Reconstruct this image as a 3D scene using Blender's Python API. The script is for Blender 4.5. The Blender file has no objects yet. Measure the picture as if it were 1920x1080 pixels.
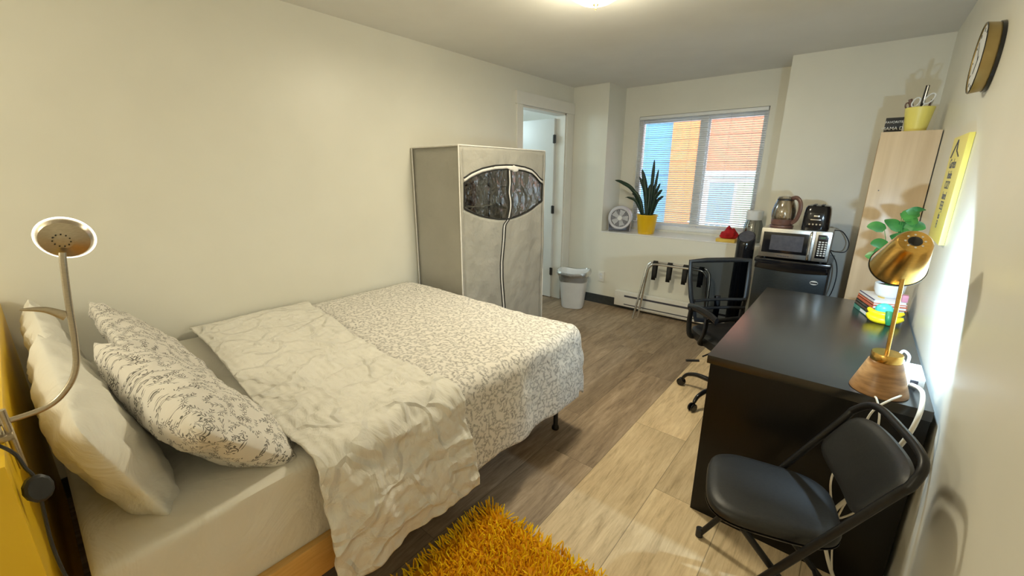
import bpy, bmesh, math, random
from mathutils import Vector, Matrix, noise
random.seed(7)
S = bpy.context.scene
COL = S.collection
V = Vector
PI = math.pi

# ------------------------------------------------------------------ camera
def make_camera():
    p, y, r = math.radians(15.457), math.radians(39.575), math.radians(0.10)
    fwd = V((-math.sin(y)*math.cos(p), math.cos(y)*math.cos(p), -math.sin(p)))
    ri = V((math.cos(y), math.sin(y), 0)); up = ri.cross(fwd)
    r2 = ri*math.cos(r)+up*math.sin(r); u2 = -ri*math.sin(r)+up*math.cos(r)
    cd = bpy.data.cameras.new('camera'); cam = bpy.data.objects.new('camera', cd); COL.objects.link(cam)
    m = Matrix((r2, u2, -fwd)).transposed().to_4x4(); m.translation = V((0, 0, 1.5))
    cam.matrix_world = m
    cd.sensor_width = 36; cd.lens = 775.15/1920*36; cd.clip_start = 0.02
    S.camera = cam
make_camera()

# ------------------------------------------------------------------ world, view, lights
S.view_settings.view_transform = 'Standard'; S.view_settings.look = 'None'
S.view_settings.gamma = 1; S.view_settings.use_curve_mapping = False
S.view_settings.exposure = -0.08
w = bpy.data.worlds.new('sky'); S.world = w; w.use_nodes = True
bg = w.node_tree.nodes['Background']; bg.inputs[0].default_value = (.72, .86, 1, 1); bg.inputs[1].default_value = 5.4

def light(name, kind, loc, power, color, size=.1, rot=None, **kw):
    d = bpy.data.lights.new(name, kind); d.energy = power; d.color = color
    if kind == 'AREA':
        d.shape = kw.get('shape', 'DISK'); d.size = size
        if 'size_y' in kw: d.size_y = kw['size_y']
    else: d.shadow_soft_size = size
    o = bpy.data.objects.new(name, d); COL.objects.link(o); o.location = loc
    if rot is not None: o.rotation_euler = V(rot).to_track_quat('-Z', 'Y').to_euler()
    return o
light('ceiling_bulb', 'POINT', (-1.2, 2.12, 2.25), 12, (1, .90, .66), .05)
light('ceiling_glow', 'AREA', (-1.205, 2.12, 2.295), 22, (1, .90, .66), .26, (0, 0, -1))
light('rear_fill', 'POINT', (-1.7, -1.4, 2.0), 42, (1, .91, .68), .12)  # unseen warm fill added behind the camera, no fixture modelled
light('desk_lamp_bulb', 'POINT', (.1353, 1.887, 1.2065), 7, (.54, .78, 1), .012)
light('desk_lamp_beam', 'AREA', (.1352, 1.888, 1.2055), 11, (.54, .78, 1), .05, (-.113, .72, -.63))
light('hallway_bulb', 'POINT', (-3.9, 3.3, 2.2), 22, (.72, .92, 1), .15)

# ------------------------------------------------------------------ node helpers
def newmat(name, color=(.8, .8, .8), rough=.5, metal=0, spec=.5, **kw):
    m = bpy.data.materials.new(name); m.use_nodes = True
    b = m.node_tree.nodes['Principled BSDF']
    b.inputs['Base Color'].default_value = (*color, 1); b.inputs['Roughness'].default_value = rough
    b.inputs['Metallic'].default_value = metal; b.inputs['Specular IOR Level'].default_value = spec
    for k, v in kw.items(): b.inputs[k.replace('_', ' ')].default_value = v
    return m
class NT:
    def __init__(s, m): s.m = m; s.t = m.node_tree; s.b = s.t.nodes.get('Principled BSDF')
    def n(s, typ, **kw):
        o = s.t.nodes.new(typ)
        for k, v in kw.items(): setattr(o, k, v)
        return o
    def link(s, a, b): s.t.links.new(a, b)
    def math(s, op, a, b=None, c=None, clamp=False):
        o = s.n('ShaderNodeMath', operation=op, use_clamp=clamp)
        for i, x in enumerate((a, b, c)):
            if x is None: continue
            if isinstance(x, (int, float)): o.inputs[i].default_value = x
            else: s.link(x, o.inputs[i])
        return o.outputs[0]
    def mix(s, f, a, b, mode='MIX'):
        o = s.n('ShaderNodeMix', data_type='RGBA', blend_type=mode)
        for sock, x in ((o.inputs[0], f), (o.inputs[6], a), (o.inputs[7], b)):
            if isinstance(x, (int, float)): sock.default_value = x
            elif isinstance(x, tuple): sock.default_value = (*x, 1)
            else: s.link(x, sock)
        return o.outputs[2]
    def coord(s, kind='Object', scale=(1, 1, 1), loc=(0, 0, 0)):
        t = s.n('ShaderNodeTexCoord'); m = s.n('ShaderNodeMapping')
        m.inputs['Scale'].default_value = scale; m.inputs['Location'].default_value = loc
        s.link(t.outputs[kind], m.inputs[0]); return m.outputs[0]
    def noise(s, vec, scale=5, detail=3, rough=.5, dist=0):
        o = s.n('ShaderNodeTexNoise'); s.link(vec, o.inputs['Vector'])
        o.inputs['Scale'].default_value = scale; o.inputs['Detail'].default_value = detail
        o.inputs['Roughness'].default_value = rough; o.inputs['Distortion'].default_value = dist
        return o.outputs['Fac']
    def ramp(s, f, stops):
        o = s.n('ShaderNodeValToRGB'); e = o.color_ramp.elements
        while len(e) < len(stops): e.new(.5)
        for i, (p, c) in enumerate(stops): e[i].position = p; e[i].color = (*c, 1)
        s.link(f, o.inputs[0]); return o.outputs[0]
    def bump(s, h, strength=.3, dist=.01):
        o = s.n('ShaderNodeBump'); o.inputs['Strength'].default_value = strength; o.inputs['Distance'].default_value = dist
        s.link(h, o.inputs['Height']); s.link(o.outputs[0], s.b.inputs['Normal'])
    def base(s, c): s.link(c, s.b.inputs['Base Color'])

def noisy(name, c1, c2, scale=20, rough=.5, bump=0, bdist=.002, metal=0, detail=3, stretch=(1, 1, 1), spec=.5, **kw):
    m = newmat(name, c1, rough, metal, spec, **kw); t = NT(m); v = t.coord('Object', stretch)
    f = t.noise(v, scale, detail)
    t.base(t.ramp(f, [(.3, c1), (.7, c2)]))
    if bump: t.bump(t.noise(v, scale*2, 4), bump, bdist)
    return m

M = {}
M['wall'] = noisy('painted_wall', (.78, .77, .69), (.81, .80, .72), 3, .38, .25, .0015, spec=.35)
M['ceiling'] = noisy('ceiling_paint', (.80, .79, .745), (.83, .82, .775), 4, .9, .2, .002, spec=.2)
M['trim'] = noisy('trim_paint', (.80, .79, .74), (.83, .82, .77), 5, .3, .05)
M['door'] = noisy('door_paint', (.70, .71, .70), (.74, .75, .73), 4, .35, .05)
M['vinyl'] = noisy('white_vinyl', (.80, .82, .84), (.84, .86, .88), 6, .35, .03)
M['sill'] = noisy('glossy_sill', (.80, .80, .79), (.84, .84, .83), 5, .07, .03, .0006)
M['baseboard'] = noisy('rubber_baseboard', (.035, .04, .042), (.05, .055, .055), 30, .45)
M['black_metal'] = noisy('black_metal', (.007, .007, .008), (.011, .011, .012), 60, .38, spec=.35)
M['black_plastic'] = noisy('black_plastic', (.010, .011, .013), (.018, .019, .022), 50, .4, .1, .0005)
M['gloss_black'] = noisy('gloss_black_plastic', (.008, .008, .010), (.012, .012, .014), 30, .12)
M['vinyl_seat'] = noisy('black_vinyl_padding', (.008, .0085, .009), (.013, .0135, .014), 120, .46, .25, .0008)
M['chrome'] = noisy('chrome_tube', (.72, .72, .72), (.82, .82, .82), 8, .14, metal=1)
M['nickel'] = noisy('brushed_nickel', (.42, .37, .29), (.52, .46, .37), 120, .30, .05, metal=1, stretch=(1, 1, 8))
M['brass'] = noisy('brushed_brass', (.62, .38, .10), (.74, .47, .14), 60, .22, .04, metal=1, stretch=(1, 1, 9))
M['stainless'] = noisy('stainless_steel', (.48, .47, .44), (.60, .59, .56), 80, .28, .04, metal=1, stretch=(1, 1, 20))
M['dark_stainless'] = noisy('dark_stainless', (.055, .065, .072), (.085, .098, .105), 60, .28, .03, metal=.8, stretch=(1, 1, 20))
M['white_plastic'] = noisy('white_plastic', (.76, .78, .80), (.80, .82, .84), 12, .35)
M['grey_plastic'] = noisy('pale_grey_plastic', (.60, .60, .66), (.66, .66, .72), 12, .4)
M['dark_grille'] = noisy('dark_grille', (.05, .05, .07), (.08, .08, .10), 40, .6)
M['headboard'] = noisy('yellow_paint', (.80, .50, .012), (.86, .56, .02), 6, .3, .05)
M['pine'] = noisy('pine_rail', (.66, .38, .11), (.76, .47, .16), 14, .4, .08, .001, stretch=(8, 1, 8))
M['pot_yellow'] = noisy('yellow_pot_glaze', (.74, .44, .008), (.80, .50, .012), 8, .3)
M['pale_yellow'] = noisy('pale_yellow_pot', (.85, .75, .17), (.90, .80, .22), 8, .4)
M['soil'] = noisy('soil', (.02, .015, .01), (.05, .035, .02), 60, .95, .5)
M['snake_leaf'] = noisy('snake_plant_leaf', (.006, .020, .012), (.016, .045, .022), 14, .4, stretch=(1, 1, 3))
M['leaf'] = noisy('green_leaf', (.02, .12, .03), (.06, .24, .05), 14, .35)
M['red_cloth'] = noisy('red_cloth', (.38, .004, .008), (.50, .01, .015), 20, .8, .3)
M['yellow_box'] = noisy('yellow_tray', (.70, .48, .08), (.78, .55, .11), 9, .5)
M['white_cord'] = noisy('white_cord', (.74, .70, .60), (.80, .76, .66), 20, .4)
M['black_cord'] = noisy('black_cord', (.012, .012, .014), (.02, .02, .022), 20, .4)
M['rust_brown'] = noisy('brown_kettle_plastic', (.13, .065, .05), (.17, .085, .065), 12, .3)
M['black_knob'] = noisy('black_hinge', (.02, .02, .02), (.035, .035, .035), 30, .5)
M['teal'] = noisy('teal_rubber', (.05, .55, .47), (.12, .68, .60), 8, .3)
M['toy_green'] = noisy('toy_green', (.01, .20, .08), (.03, .28, .12), 8, .4)
M['toy_yellow'] = noisy('toy_yellow', (.92, .72, .01), (.96, .78, .02), 8, .35)
M['pink'] = noisy('pink_rubber', (.62, .25, .36), (.70, .30, .42), 8, .5)
M['paper'] = noisy('paper_edges', (.78, .78, .78), (.86, .86, .86), 60, .8, stretch=(1, 1, 14))
M['grey_cloth'] = noisy('grey_cloth', (.20, .21, .21), (.34, .35, .34), 9, .9, .6, .01)
M['cord_tag'] = noisy('blue_label', (.05, .35, .62), (.15, .50, .75), 60, .5)
M['outer_white'] = noisy('outside_white_trim', (.85, .88, .88), (.9, .92, .92), 5, .6)

def emis(name, col, strength):
    m = newmat(name, col, .5); b = m.node_tree.nodes['Principled BSDF']
    b.inputs['Emission Color'].default_value = (*col, 1); b.inputs['Emission Strength'].default_value = strength
    return m
M['dome_glow'] = emis('lit_dome_glass', (1, .88, .66), 3.2)
M['led_ring'] = emis('lit_led_ring', (1, .97, .88), 2.2)
M['bulb_glow'] = emis('lit_cool_bulb', (.78, .9, 1), 6)
M['display'] = emis('green_display', (.08, .35, .05), .5)

def glassy(name, tint=(1, 1, 1), gloss=.12, rough=.02, bumpy=0):
    m = bpy.data.materials.new(name); m.use_nodes = True; t = NT(m); t.t.nodes.remove(t.b)
    out = t.t.nodes['Material Output']
    tr = t.n('ShaderNodeBsdfTransparent'); tr.inputs[0].default_value = (*tint, 1)
    gl = t.n('ShaderNodeBsdfGlossy'); gl.inputs['Roughness'].default_value = rough
    lw = t.n('ShaderNodeLayerWeight'); lw.inputs[0].default_value = .35
    f = t.math('MULTIPLY_ADD', lw.outputs['Fresnel'], .6, gloss, clamp=True)
    if bumpy:
        bp = t.n('ShaderNodeBump'); bp.inputs['Strength'].default_value = bumpy; bp.inputs['Distance'].default_value = .02
        t.link(t.noise(t.coord(), 9, 3, .6, .6), bp.inputs['Height']); t.link(bp.outputs[0], gl.inputs['Normal'])
    mx = t.n('ShaderNodeMixShader'); t.link(f, mx.inputs[0]); t.link(tr.outputs[0], mx.inputs[1]); t.link(gl.outputs[0], mx.inputs[2])
    t.link(mx.outputs[0], out.inputs[0]); return m
M['glass'] = glassy('window_glass', (.93, .97, .97), .03)
M['jar_glass'] = glassy('jar_glass', (.86, .87, .84), .10)
M['kettle_glass'] = glassy('kettle_glass', (.86, .82, .76), .14)
M['clear_film'] = glassy('clear_vinyl_film', (.80, .81, .80), .22, .16, 1.0)
M['bag_film'] = glassy('bin_liner_film', (.80, .82, .84), .25, .2, .8)

def floor_mat():
    m = newmat('vinyl_plank_floor', rough=.5); t = NT(m)
    tc = t.n('ShaderNodeTexCoord'); sp = t.n('ShaderNodeSeparateXYZ'); t.link(tc.outputs['Object'], sp.inputs[0])
    X, Y = sp.outputs[0], sp.outputs[1]
    cx = t.math('DIVIDE', t.math('ADD', X, .85), .3047)
    ci = t.math('FLOOR', cx); fx = t.math('FRACT', cx)
    wn = t.n('ShaderNodeTexWhiteNoise', noise_dimensions='1D'); t.link(ci, wn.inputs['W'])
    ry = t.math('ADD', t.math('DIVIDE', Y, 1.22), t.math('MULTIPLY', wn.outputs['Value'], 3.7))
    ri = t.math('FLOOR', ry); fy = t.math('FRACT', ry)
    cmb = t.n('ShaderNodeCombineXYZ'); t.link(ci, cmb.inputs[0]); t.link(ri, cmb.inputs[1])
    wn2 = t.n('ShaderNodeTexWhiteNoise', noise_dimensions='3D'); t.link(cmb.outputs[0], wn2.inputs['Vector'])
    off = t.n('ShaderNodeVectorMath', operation='MULTIPLY_ADD')
    t.link(wn2.outputs['Color'], off.inputs[0]); off.inputs[1].default_value = (7, 7, 7); t.link(tc.outputs['Object'], off.inputs[2])
    def mp(scale):
        q = t.n('ShaderNodeMapping'); q.inputs['Scale'].default_value = scale; t.link(off.outputs[0], q.inputs[0]); return q.outputs[0]
    g1 = t.noise(mp((9, 1.3, 1)), 1.6, 5, .62, 1.1)
    g2 = t.noise(mp((70, 2.6, 1)), 2, 4, .6, .3)
    g3 = t.noise(mp((4, 1.2, 1)), 1.2, 2)
    g4 = t.noise(mp((26, 3.2, 1)), 2.4, 6, .7, .8)
    g = t.math('ADD', t.math('ADD', t.math('MULTIPLY', g1, .50), t.math('MULTIPLY', g4, .38)), t.math('MULTIPLY', g2, .22))
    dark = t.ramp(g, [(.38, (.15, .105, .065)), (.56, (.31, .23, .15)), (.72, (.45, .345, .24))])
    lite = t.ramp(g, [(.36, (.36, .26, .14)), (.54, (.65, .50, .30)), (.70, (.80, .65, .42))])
    isl = t.math('GREATER_THAN', ci, -.5)  # planks past the bed paler: part plank tone, part brighter light painted in
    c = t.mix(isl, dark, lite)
    tone = t.math('MULTIPLY_ADD', wn2.outputs['Value'], .22, .89)
    tone = t.math('MULTIPLY', tone, t.math('MULTIPLY_ADD', g3, .5, .75))
    vm = t.n('ShaderNodeVectorMath', operation='SCALE'); t.link(c, vm.inputs[0]); t.link(tone, vm.inputs['Scale'])
    ex = t.math('MINIMUM', fx, t.math('SUBTRACT', 1, fx)); ey = t.math('MINIMUM', fy, t.math('SUBTRACT', 1, fy))
    seam = t.math('MAXIMUM', t.math('LESS_THAN', ex, .006), t.math('LESS_THAN', ey, .0010))
    c2 = t.mix(t.math('MULTIPLY', seam, .55), vm.outputs[0], (.07, .05, .03))
    t.base(c2); t.bump(t.math('SUBTRACT', g2, seam), .12, .002)
    t.link(t.math('MULTIPLY_ADD', g2, .25, .48), t.b.inputs['Roughness'])
    return m
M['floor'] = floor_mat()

def sprig_mat(name, scale, base=(.80, .765, .71), ink=(.085, .080, .070)):
    """cotton printed with small twining sprigs of leaves"""
    m = newmat(name, base, .85, spec=.15); t = NT(m)
    t.b.inputs['Sheen Weight'].default_value = .2
    uv = t.coord('UV', (scale, scale, scale))
    dn = t.n('ShaderNodeTexNoise'); t.link(uv, dn.inputs['Vector']); dn.inputs['Scale'].default_value = 1.1
    dv = t.n('ShaderNodeVectorMath', operation='MULTIPLY_ADD'); t.link(dn.outputs['Color'], dv.inputs[0]); dv.inputs[1].default_value = (.3, .3, 0); t.link(uv, dv.inputs[2])
    masks = []
    for k, off in enumerate(((0, 0, 0), (3.37, 7.71, 0))):
        mp = t.n('ShaderNodeMapping'); mp.inputs['Location'].default_value = off; mp.inputs['Rotation'].default_value = (0, 0, .6*k); t.link(dv.outputs[0], mp.inputs[0])
        vo = t.n('ShaderNodeTexVoronoi', voronoi_dimensions='2D'); t.link(mp.outputs[0], vo.inputs['Vector']); vo.inputs['Scale'].default_value = 1
        d = t.n('ShaderNodeVectorMath', operation='SUBTRACT'); t.link(mp.outputs[0], d.inputs[0]); t.link(vo.outputs['Position'], d.inputs[1])
        sc = t.n('ShaderNodeSeparateColor'); t.link(vo.outputs['Color'], sc.inputs[0])
        vr = t.n('ShaderNodeVectorRotate', rotation_type='Z_AXIS'); t.link(d.outputs[0], vr.inputs['Vector']); t.link(t.math('MULTIPLY', sc.outputs[0], 6.283), vr.inputs['Angle'])
        s = t.n('ShaderNodeSeparateXYZ'); t.link(vr.outputs[0], s.inputs[0]); u, v = s.outputs[0], s.outputs[1]
        vb = t.math('SUBTRACT', v, t.math('MULTIPLY', t.math('SINE', t.math('MULTIPLY', u, 6.0)), .10))
        av = t.math('ABSOLUTE', vb)
        inr = t.math('LESS_THAN', t.math('ABSOLUTE', u), .50)
        stem = t.math('MULTIPLY', t.math('LESS_THAN', av, .018), inr)
        ph = t.math('FRACT', t.math('MULTIPLY', t.math('SUBTRACT', u, t.math('MULTIPLY', av, 1.0)), 4.2))
        lf = t.math('LESS_THAN', t.math('ABSOLUTE', t.math('SUBTRACT', ph, .5)), t.math('MULTIPLY_ADD', t.math('ABSOLUTE', t.math('SUBTRACT', av, .10)), -1.9, .21))
        leaf = t.math('MULTIPLY', t.math('MULTIPLY', lf, t.math('LESS_THAN', av, .19)), t.math('MULTIPLY', inr, t.math('GREATER_THAN', av, .03)))
        masks.append(t.math('MAXIMUM', stem, leaf))
    mk = t.math('MAXIMUM', masks[0], masks[1])
    t.base(t.mix(t.math('MULTIPLY', mk, .9), base, ink))
    t.bump(t.noise(t.coord('UV'), 14, 5, .6, .8), .35, .012)
    return m
M['floral'] = sprig_mat('floral_cotton', 34)
M['floral_big'] = sprig_mat('floral_cotton_pillowcase', 23)

def cloth_mat(name, c1, c2, crease=.5, stripes=False, scale=7):
    m = newmat(name, c1, .9, spec=.12); t = NT(m); t.b.inputs['Sheen Weight'].default_value = .15
    uv = t.coord('UV'); f = t.noise(uv, 5, 3); t.base(t.ramp(f, [(.3, c1), (.7, c2)]))
    n1 = t.noise(uv, scale, 5, .6, 1.2)
    vo = t.n('ShaderNodeTexVoronoi', feature='DISTANCE_TO_EDGE'); vo.inputs['Scale'].default_value = scale*.9
    dn = t.n('ShaderNodeTexNoise'); t.link(uv, dn.inputs['Vector']); dn.inputs['Scale'].default_value = 4
    dv = t.n('ShaderNodeVectorMath', operation='MULTIPLY_ADD'); t.link(dn.outputs['Color'], dv.inputs[0]); dv.inputs[1].default_value = (.35, .35, 0); t.link(uv, dv.inputs[2])
    t.link(dv.outputs[0], vo.inputs['Vector'])
    e = t.math('MINIMUM', vo.outputs[0], .12)
    h = t.math('ADD', n1, t.math('MULTIPLY', e, -3.5*crease))
    if stripes:
        s = t.n('ShaderNodeSeparateXYZ'); t.link(uv, s.inputs[0])
        h = t.math('ADD', h, t.math('MULTIPLY', t.math('SINE', t.math('MULTIPLY', s.outputs[1], 190)), .05))
    t.bump(h, .9, .022)
    return m
M['white_sheet'] = cloth_mat('white_striped_cotton', (.78, .755, .69), (.82, .795, .73), 1, True)
M['white_cotton'] = cloth_mat('white_cotton', (.78, .76, .69), (.82, .80, .73), .25, False, 4)
M['fitted'] = cloth_mat('fitted_sheet_cotton', (.78, .755, .68), (.82, .79, .72), .15, False, 3)
M['wardrobe_cloth'] = noisy('beige_nonwoven_fabric', (.55, .54, .49), (.66, .645, .59), 4, .9, .9, .03, detail=6)
def translucent(m, f):
    t = NT(m); tr = t.n('ShaderNodeBsdfTranslucent'); tr.inputs[0].default_value = (.8, .78, .72, 1)
    mx = t.n('ShaderNodeMixShader'); mx.inputs[0].default_value = f; t.link(t.b.outputs[0], mx.inputs[1]); t.link(tr.outputs[0], mx.inputs[2])
    t.link(mx.outputs[0], t.t.nodes['Material Output'].inputs[0])
translucent(M['wardrobe_cloth'], .4)
M['piping_white'] = noisy('white_piping', (.82, .80, .76), (.86, .84, .80), 30, .7)
M['piping_black'] = noisy('black_piping', (.01, .01, .01), (.02, .02, .02), 30, .7)
M['desk'] = noisy('black_brown_laminate', (.0035, .003, .0028), (.006, .005, .0045), 30, .33, .06, .0006, stretch=(20, 1, 1), spec=.3)
M['desk_top'] = noisy('black_brown_desk_top', (.010, .010, .010), (.018, .018, .017), 40, .24, .05, .0005, stretch=(3, 20, 1), spec=.8)
M['bookcase'] = noisy('birch_laminate', (.62, .47, .30), (.72, .57, .39), 3, .32, .05, stretch=(9, 9, .5))
M['lamp_wood'] = noisy('acacia_wood', (.20, .095, .03), (.42, .22, .08), 16, .35, .05, stretch=(1, 1, 5), detail=5)
M['mesh_fabric'] = glassy('black_mesh_fabric', (.13, .15, .18), .0)
def mesh_fabric():
    m = M['mesh_fabric']; nt = m.node_tree
    for n in nt.nodes:
        if n.type == 'BSDF_GLOSSY':
            n.inputs[0].default_value = (.03, .04, .06, 1); n.inputs['Roughness'].default_value = .6
mesh_fabric()
def rug_mat():
    m = newmat('shag_yarn', (.8, .4, .01), .7, spec=.2); t = NT(m)
    a = t.n('ShaderNodeAttribute', attribute_name='tone')
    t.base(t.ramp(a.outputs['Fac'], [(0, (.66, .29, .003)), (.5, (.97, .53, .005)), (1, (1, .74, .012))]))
    return m
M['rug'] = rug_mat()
def siding(name, c, pitch):
    m = newmat(name, c, .7, spec=.2); t = NT(m)
    tc = t.n('ShaderNodeTexCoord'); s = t.n('ShaderNodeSeparateXYZ'); t.link(tc.outputs['Object'], s.inputs[0])
    f = t.math('FRACT', t.math('DIVIDE', s.outputs[2], pitch))
    k = t.math('LESS_THAN', f, .07)
    n = t.noise(t.coord('Object'), 6, 3)
    cc = t.mix(t.math('MULTIPLY', n, .3), c, tuple(x*.8 for x in c))
    t.base(t.mix(t.math('MULTIPLY', k, .6), cc, tuple(x*.35 for x in c)))
    return m
M['orange'] = siding('orange_siding', (.80, .29, .105), .17)
M['salmon'] = siding('salmon_siding', (.80, .27, .15), .21)
M['blue'] = siding('blue_siding', (.20, .40, .60), .21)
M['out_glass'] = noisy('outside_window_glass', (.25, .33, .45), (.33, .42, .55), 3, .15)
M['out_green'] = noisy('outside_pale_green', (.50, .60, .42), (.58, .66, .48), 3, .7)

# ------------------------------------------------------------------ mesh helpers
def emb(bm_or_data, name, mat, smooth=True):
    me = bpy.data.meshes.new(name)
    if isinstance(bm_or_data, bmesh.types.BMesh):
        bm_or_data.normal_update(); bm_or_data.to_mesh(me); bm_or_data.free()
    else: me.from_pydata(*bm_or_data)
    me.update()
    if mat is not None:
        for q in (mat if isinstance(mat, (list, tuple)) else [mat]): me.materials.append(M[q] if isinstance(q, str) else q)
    if smooth:
        me.polygons.foreach_set('use_smooth', [True]*len(me.polygons))
        try: me.set_sharp_from_angle(angle=math.radians(38))
        except Exception: pass
    return me
def tag(o, label=None, cat=None, group=None, kind=None):
    if label: o['label'] = label
    if cat: o['category'] = cat
    if group: o['group'] = group
    if kind: o['kind'] = kind
    return o
def obj(name, bm, mat, parent=None, label=None, cat=None, group=None, kind=None, smooth=True):
    o = bpy.data.objects.new(name, emb(bm, name, mat, smooth)); COL.objects.link(o)
    if parent is not None:
        o.parent = parent; o.matrix_parent_inverse = root_inv(parent)
    return tag(o, label, cat, group, kind)
def root_mat(o):
    loc = Matrix.LocRotScale(o.location, o.rotation_euler, o.scale)
    if o.parent: return root_mat(o.parent) @ o.matrix_parent_inverse @ loc
    return loc
def root_inv(p): return root_mat(p).inverted()
def thing(name, label, cat, loc=(0, 0, 0), group=None, kind=None):
    o = bpy.data.objects.new(name, None); o.empty_display_size = .05; COL.objects.link(o); o.location = loc
    return tag(o, label, cat, group, kind)
def struct(name, bm, mat, parent=None, smooth=False):
    o = obj(name, bm, mat, parent, smooth=smooth)
    o['kind'] = 'structure'
    return o
def XF(loc=(0, 0, 0), rz=0, rx=0, ry=0, scale=1):
    from mathutils import Euler
    return Matrix.Translation(V(loc)) @ Euler((rx, ry, rz)).to_matrix().to_4x4() @ Matrix.Scale(scale, 4)
def add_box(bm, a, b, bev=0, seg=2, mat=None):
    a, b = V(a), V(b); c = (a+b)/2; d = b-a
    t = bmesh.new(); bmesh.ops.create_cube(t, size=1)
    bmesh.ops.scale(t, vec=(abs(d.x), abs(d.y), abs(d.z)), verts=t.verts)
    if bev: bmesh.ops.bevel(t, geom=list(t.edges), offset=bev, segments=seg, affect='EDGES', profile=.7)
    bmesh.ops.translate(t, vec=c, verts=t.verts)
    if mat is not None: bmesh.ops.transform(t, matrix=mat, verts=t.verts)
    join(bm, t); return bm
def join(bm, t):
    me = bpy.data.meshes.new('tmp'); t.to_mesh(me); t.free(); bm.from_mesh(me); bpy.data.meshes.remove(me)
def box(a, b, bev=0, seg=2, mat=None): return add_box(bmesh.new(), a, b, bev, seg, mat)
def smooth_path(pts, n=8):
    P = [V(p) for p in pts]; out = []
    for i in range(len(P)-1):
        p0 = P[max(i-1, 0)]; p1 = P[i]; p2 = P[i+1]; p3 = P[min(i+2, len(P)-1)]
        for k in range(n):
            t = k/n
            out.append(.5*((2*p1)+(-p0+p2)*t+(2*p0-5*p1+4*p2-p3)*t*t+(-p0+3*p1-3*p2+p3)*t**3))
    out.append(P[-1]); return out
def add_tube(bm, pts, r, n=10, smooth=0, closed=False, cap=True, sx=1, sy=1):
    P = smooth_path(pts, smooth) if smooth else [V(p) for p in pts]
    R = r if isinstance(r, (list, tuple)) else None
    rings = []; N = len(P); prev = None
    for i in range(N):
        if closed: tg = (P[(i+1) % N]-P[i-1]).normalized()
        else: tg = (P[min(i+1, N-1)]-P[max(i-1, 0)]).normalized()
        if prev is None:
            a = V((0, 0, 1)) if abs(tg.z) < .9 else V((1, 0, 0)); u = tg.cross(a).normalized()
        else:
            u = (prev-tg*prev.dot(tg)).normalized()
        prev = u; v = tg.cross(u)
        rr = r if R is None else (R[i] if len(R) == N else R[0]+(R[-1]-R[0])*i/(N-1))
        rings.append([bm.verts.new(P[i]+u*math.cos(2*PI*k/n)*rr*sx+v*math.sin(2*PI*k/n)*rr*sy) for k in range(n)])
    m = N if closed else N-1
    for i in range(m):
        A, B = rings[i], rings[(i+1) % N]
        for k in range(n): bm.faces.new((A[k], A[(k+1) % n], B[(k+1) % n], B[k]))
    if cap and not closed:
        bm.faces.new(rings[0][::-1]); bm.faces.new(rings[-1])
    return bm
def tube(pts, r, n=10, smooth=0, **k): return add_tube(bmesh.new(), pts, r, n, smooth, **k)
def add_lathe(bm, prof, n=32, mat=None, cap=False):
    rings = []
    for r, z in prof:
        if r < 1e-6: rings.append([bm.verts.new((0, 0, z))])
        else: rings.append([bm.verts.new((r*math.cos(2*PI*k/n), r*math.sin(2*PI*k/n), z)) for k in range(n)])
    for A, B in zip(rings, rings[1:]):
        for k in range(n):
            a, a2 = A[k % len(A)], A[(k+1) % len(A)]; b, b2 = B[k % len(B)], B[(k+1) % len(B)]
            vs = []
            for q in (a, a2, b2, b):
                if q not in vs: vs.append(q)
            if len(vs) >= 3: bm.faces.new(vs)
    if mat is not None: bmesh.ops.transform(bm, matrix=mat, verts=[v for r in rings for v in r])
    return bm
def lathe(prof, n=32, mat=None): return add_lathe(bmesh.new(), prof, n, mat)
def axis_mat(loc, axis, up=(0, 0, 1)):
    """local z along axis"""
    z = V(axis).normalized(); x = V(up).cross(z)
    if x.length < 1e-4: x = V((1, 0, 0))
    x.normalize(); y = z.cross(x)
    m = Matrix((x, y, z)).transposed().to_4x4(); m.translation = V(loc); return m
def text_bm(s, size, mat, depth=.0008):
    cu = bpy.data.curves.new('t', 'FONT'); cu.body = s; cu.size = size; cu.extrude = depth; cu.align_x = 'CENTER'; cu.align_y = 'CENTER'
    o = bpy.data.objects.new('t', cu); COL.objects.link(o)
    dg = bpy.context.evaluated_depsgraph_get(); me = bpy.data.meshes.new_from_object(o.evaluated_get(dg))
    bm = bmesh.new(); bm.from_mesh(me); bpy.data.meshes.remove(me); bpy.data.objects.remove(o); bpy.data.curves.remove(cu)
    bmesh.ops.transform(bm, matrix=mat, verts=bm.verts); return bm
def fbm(p, s, o=3): return noise.fractal(V(p)*s, 1, 2, o)
def sm(a, b, x):
    t = max(0, min(1, (x-a)/(b-a))); return t*t*(3-2*t)

# ================================================================== SETTING
XL, XR, YF, YB, ZC, YR = -2.69, .31, 4.34, 4.75, 2.43, -2.3
NX0, NX1, ZS = -2.25, -.625, .865          # window niche
T = .12
def cells(xs, ys, hole, make):
    bm = bmesh.new()
    for i in range(len(xs)-1):
        for j in range(len(ys)-1):
            if hole(i, j): continue
            make(bm, xs[i], xs[i+1], ys[j], ys[j+1])
    bmesh.ops.remove_doubles(bm, verts=bm.verts, dist=1e-5); return bm
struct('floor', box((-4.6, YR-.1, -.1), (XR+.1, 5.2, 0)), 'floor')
struct('ceiling', box((-4.6, YR-.1, ZC), (XR+.1, 4.95, ZC+.1)), 'ceiling')
DY0, DY1, DZ = 3.40, 4.20, 2.145
def wl(bm, a, b, c, d): add_box(bm, (XL-T, a, c), (XL, b, d))
struct('wall_left', cells([YR-.1, DY0, DY1, YB+.12], [0, DZ, ZC], lambda i, j: i == 1 and j == 0, wl), 'wall')
struct('wall_right', box((XR, YR-.1, 0), (XR+T, YB+.12, ZC)), 'wall')
struct('wall_front', box((XL, YR-T, 0), (XR, YR, ZC)), 'wall')
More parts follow.
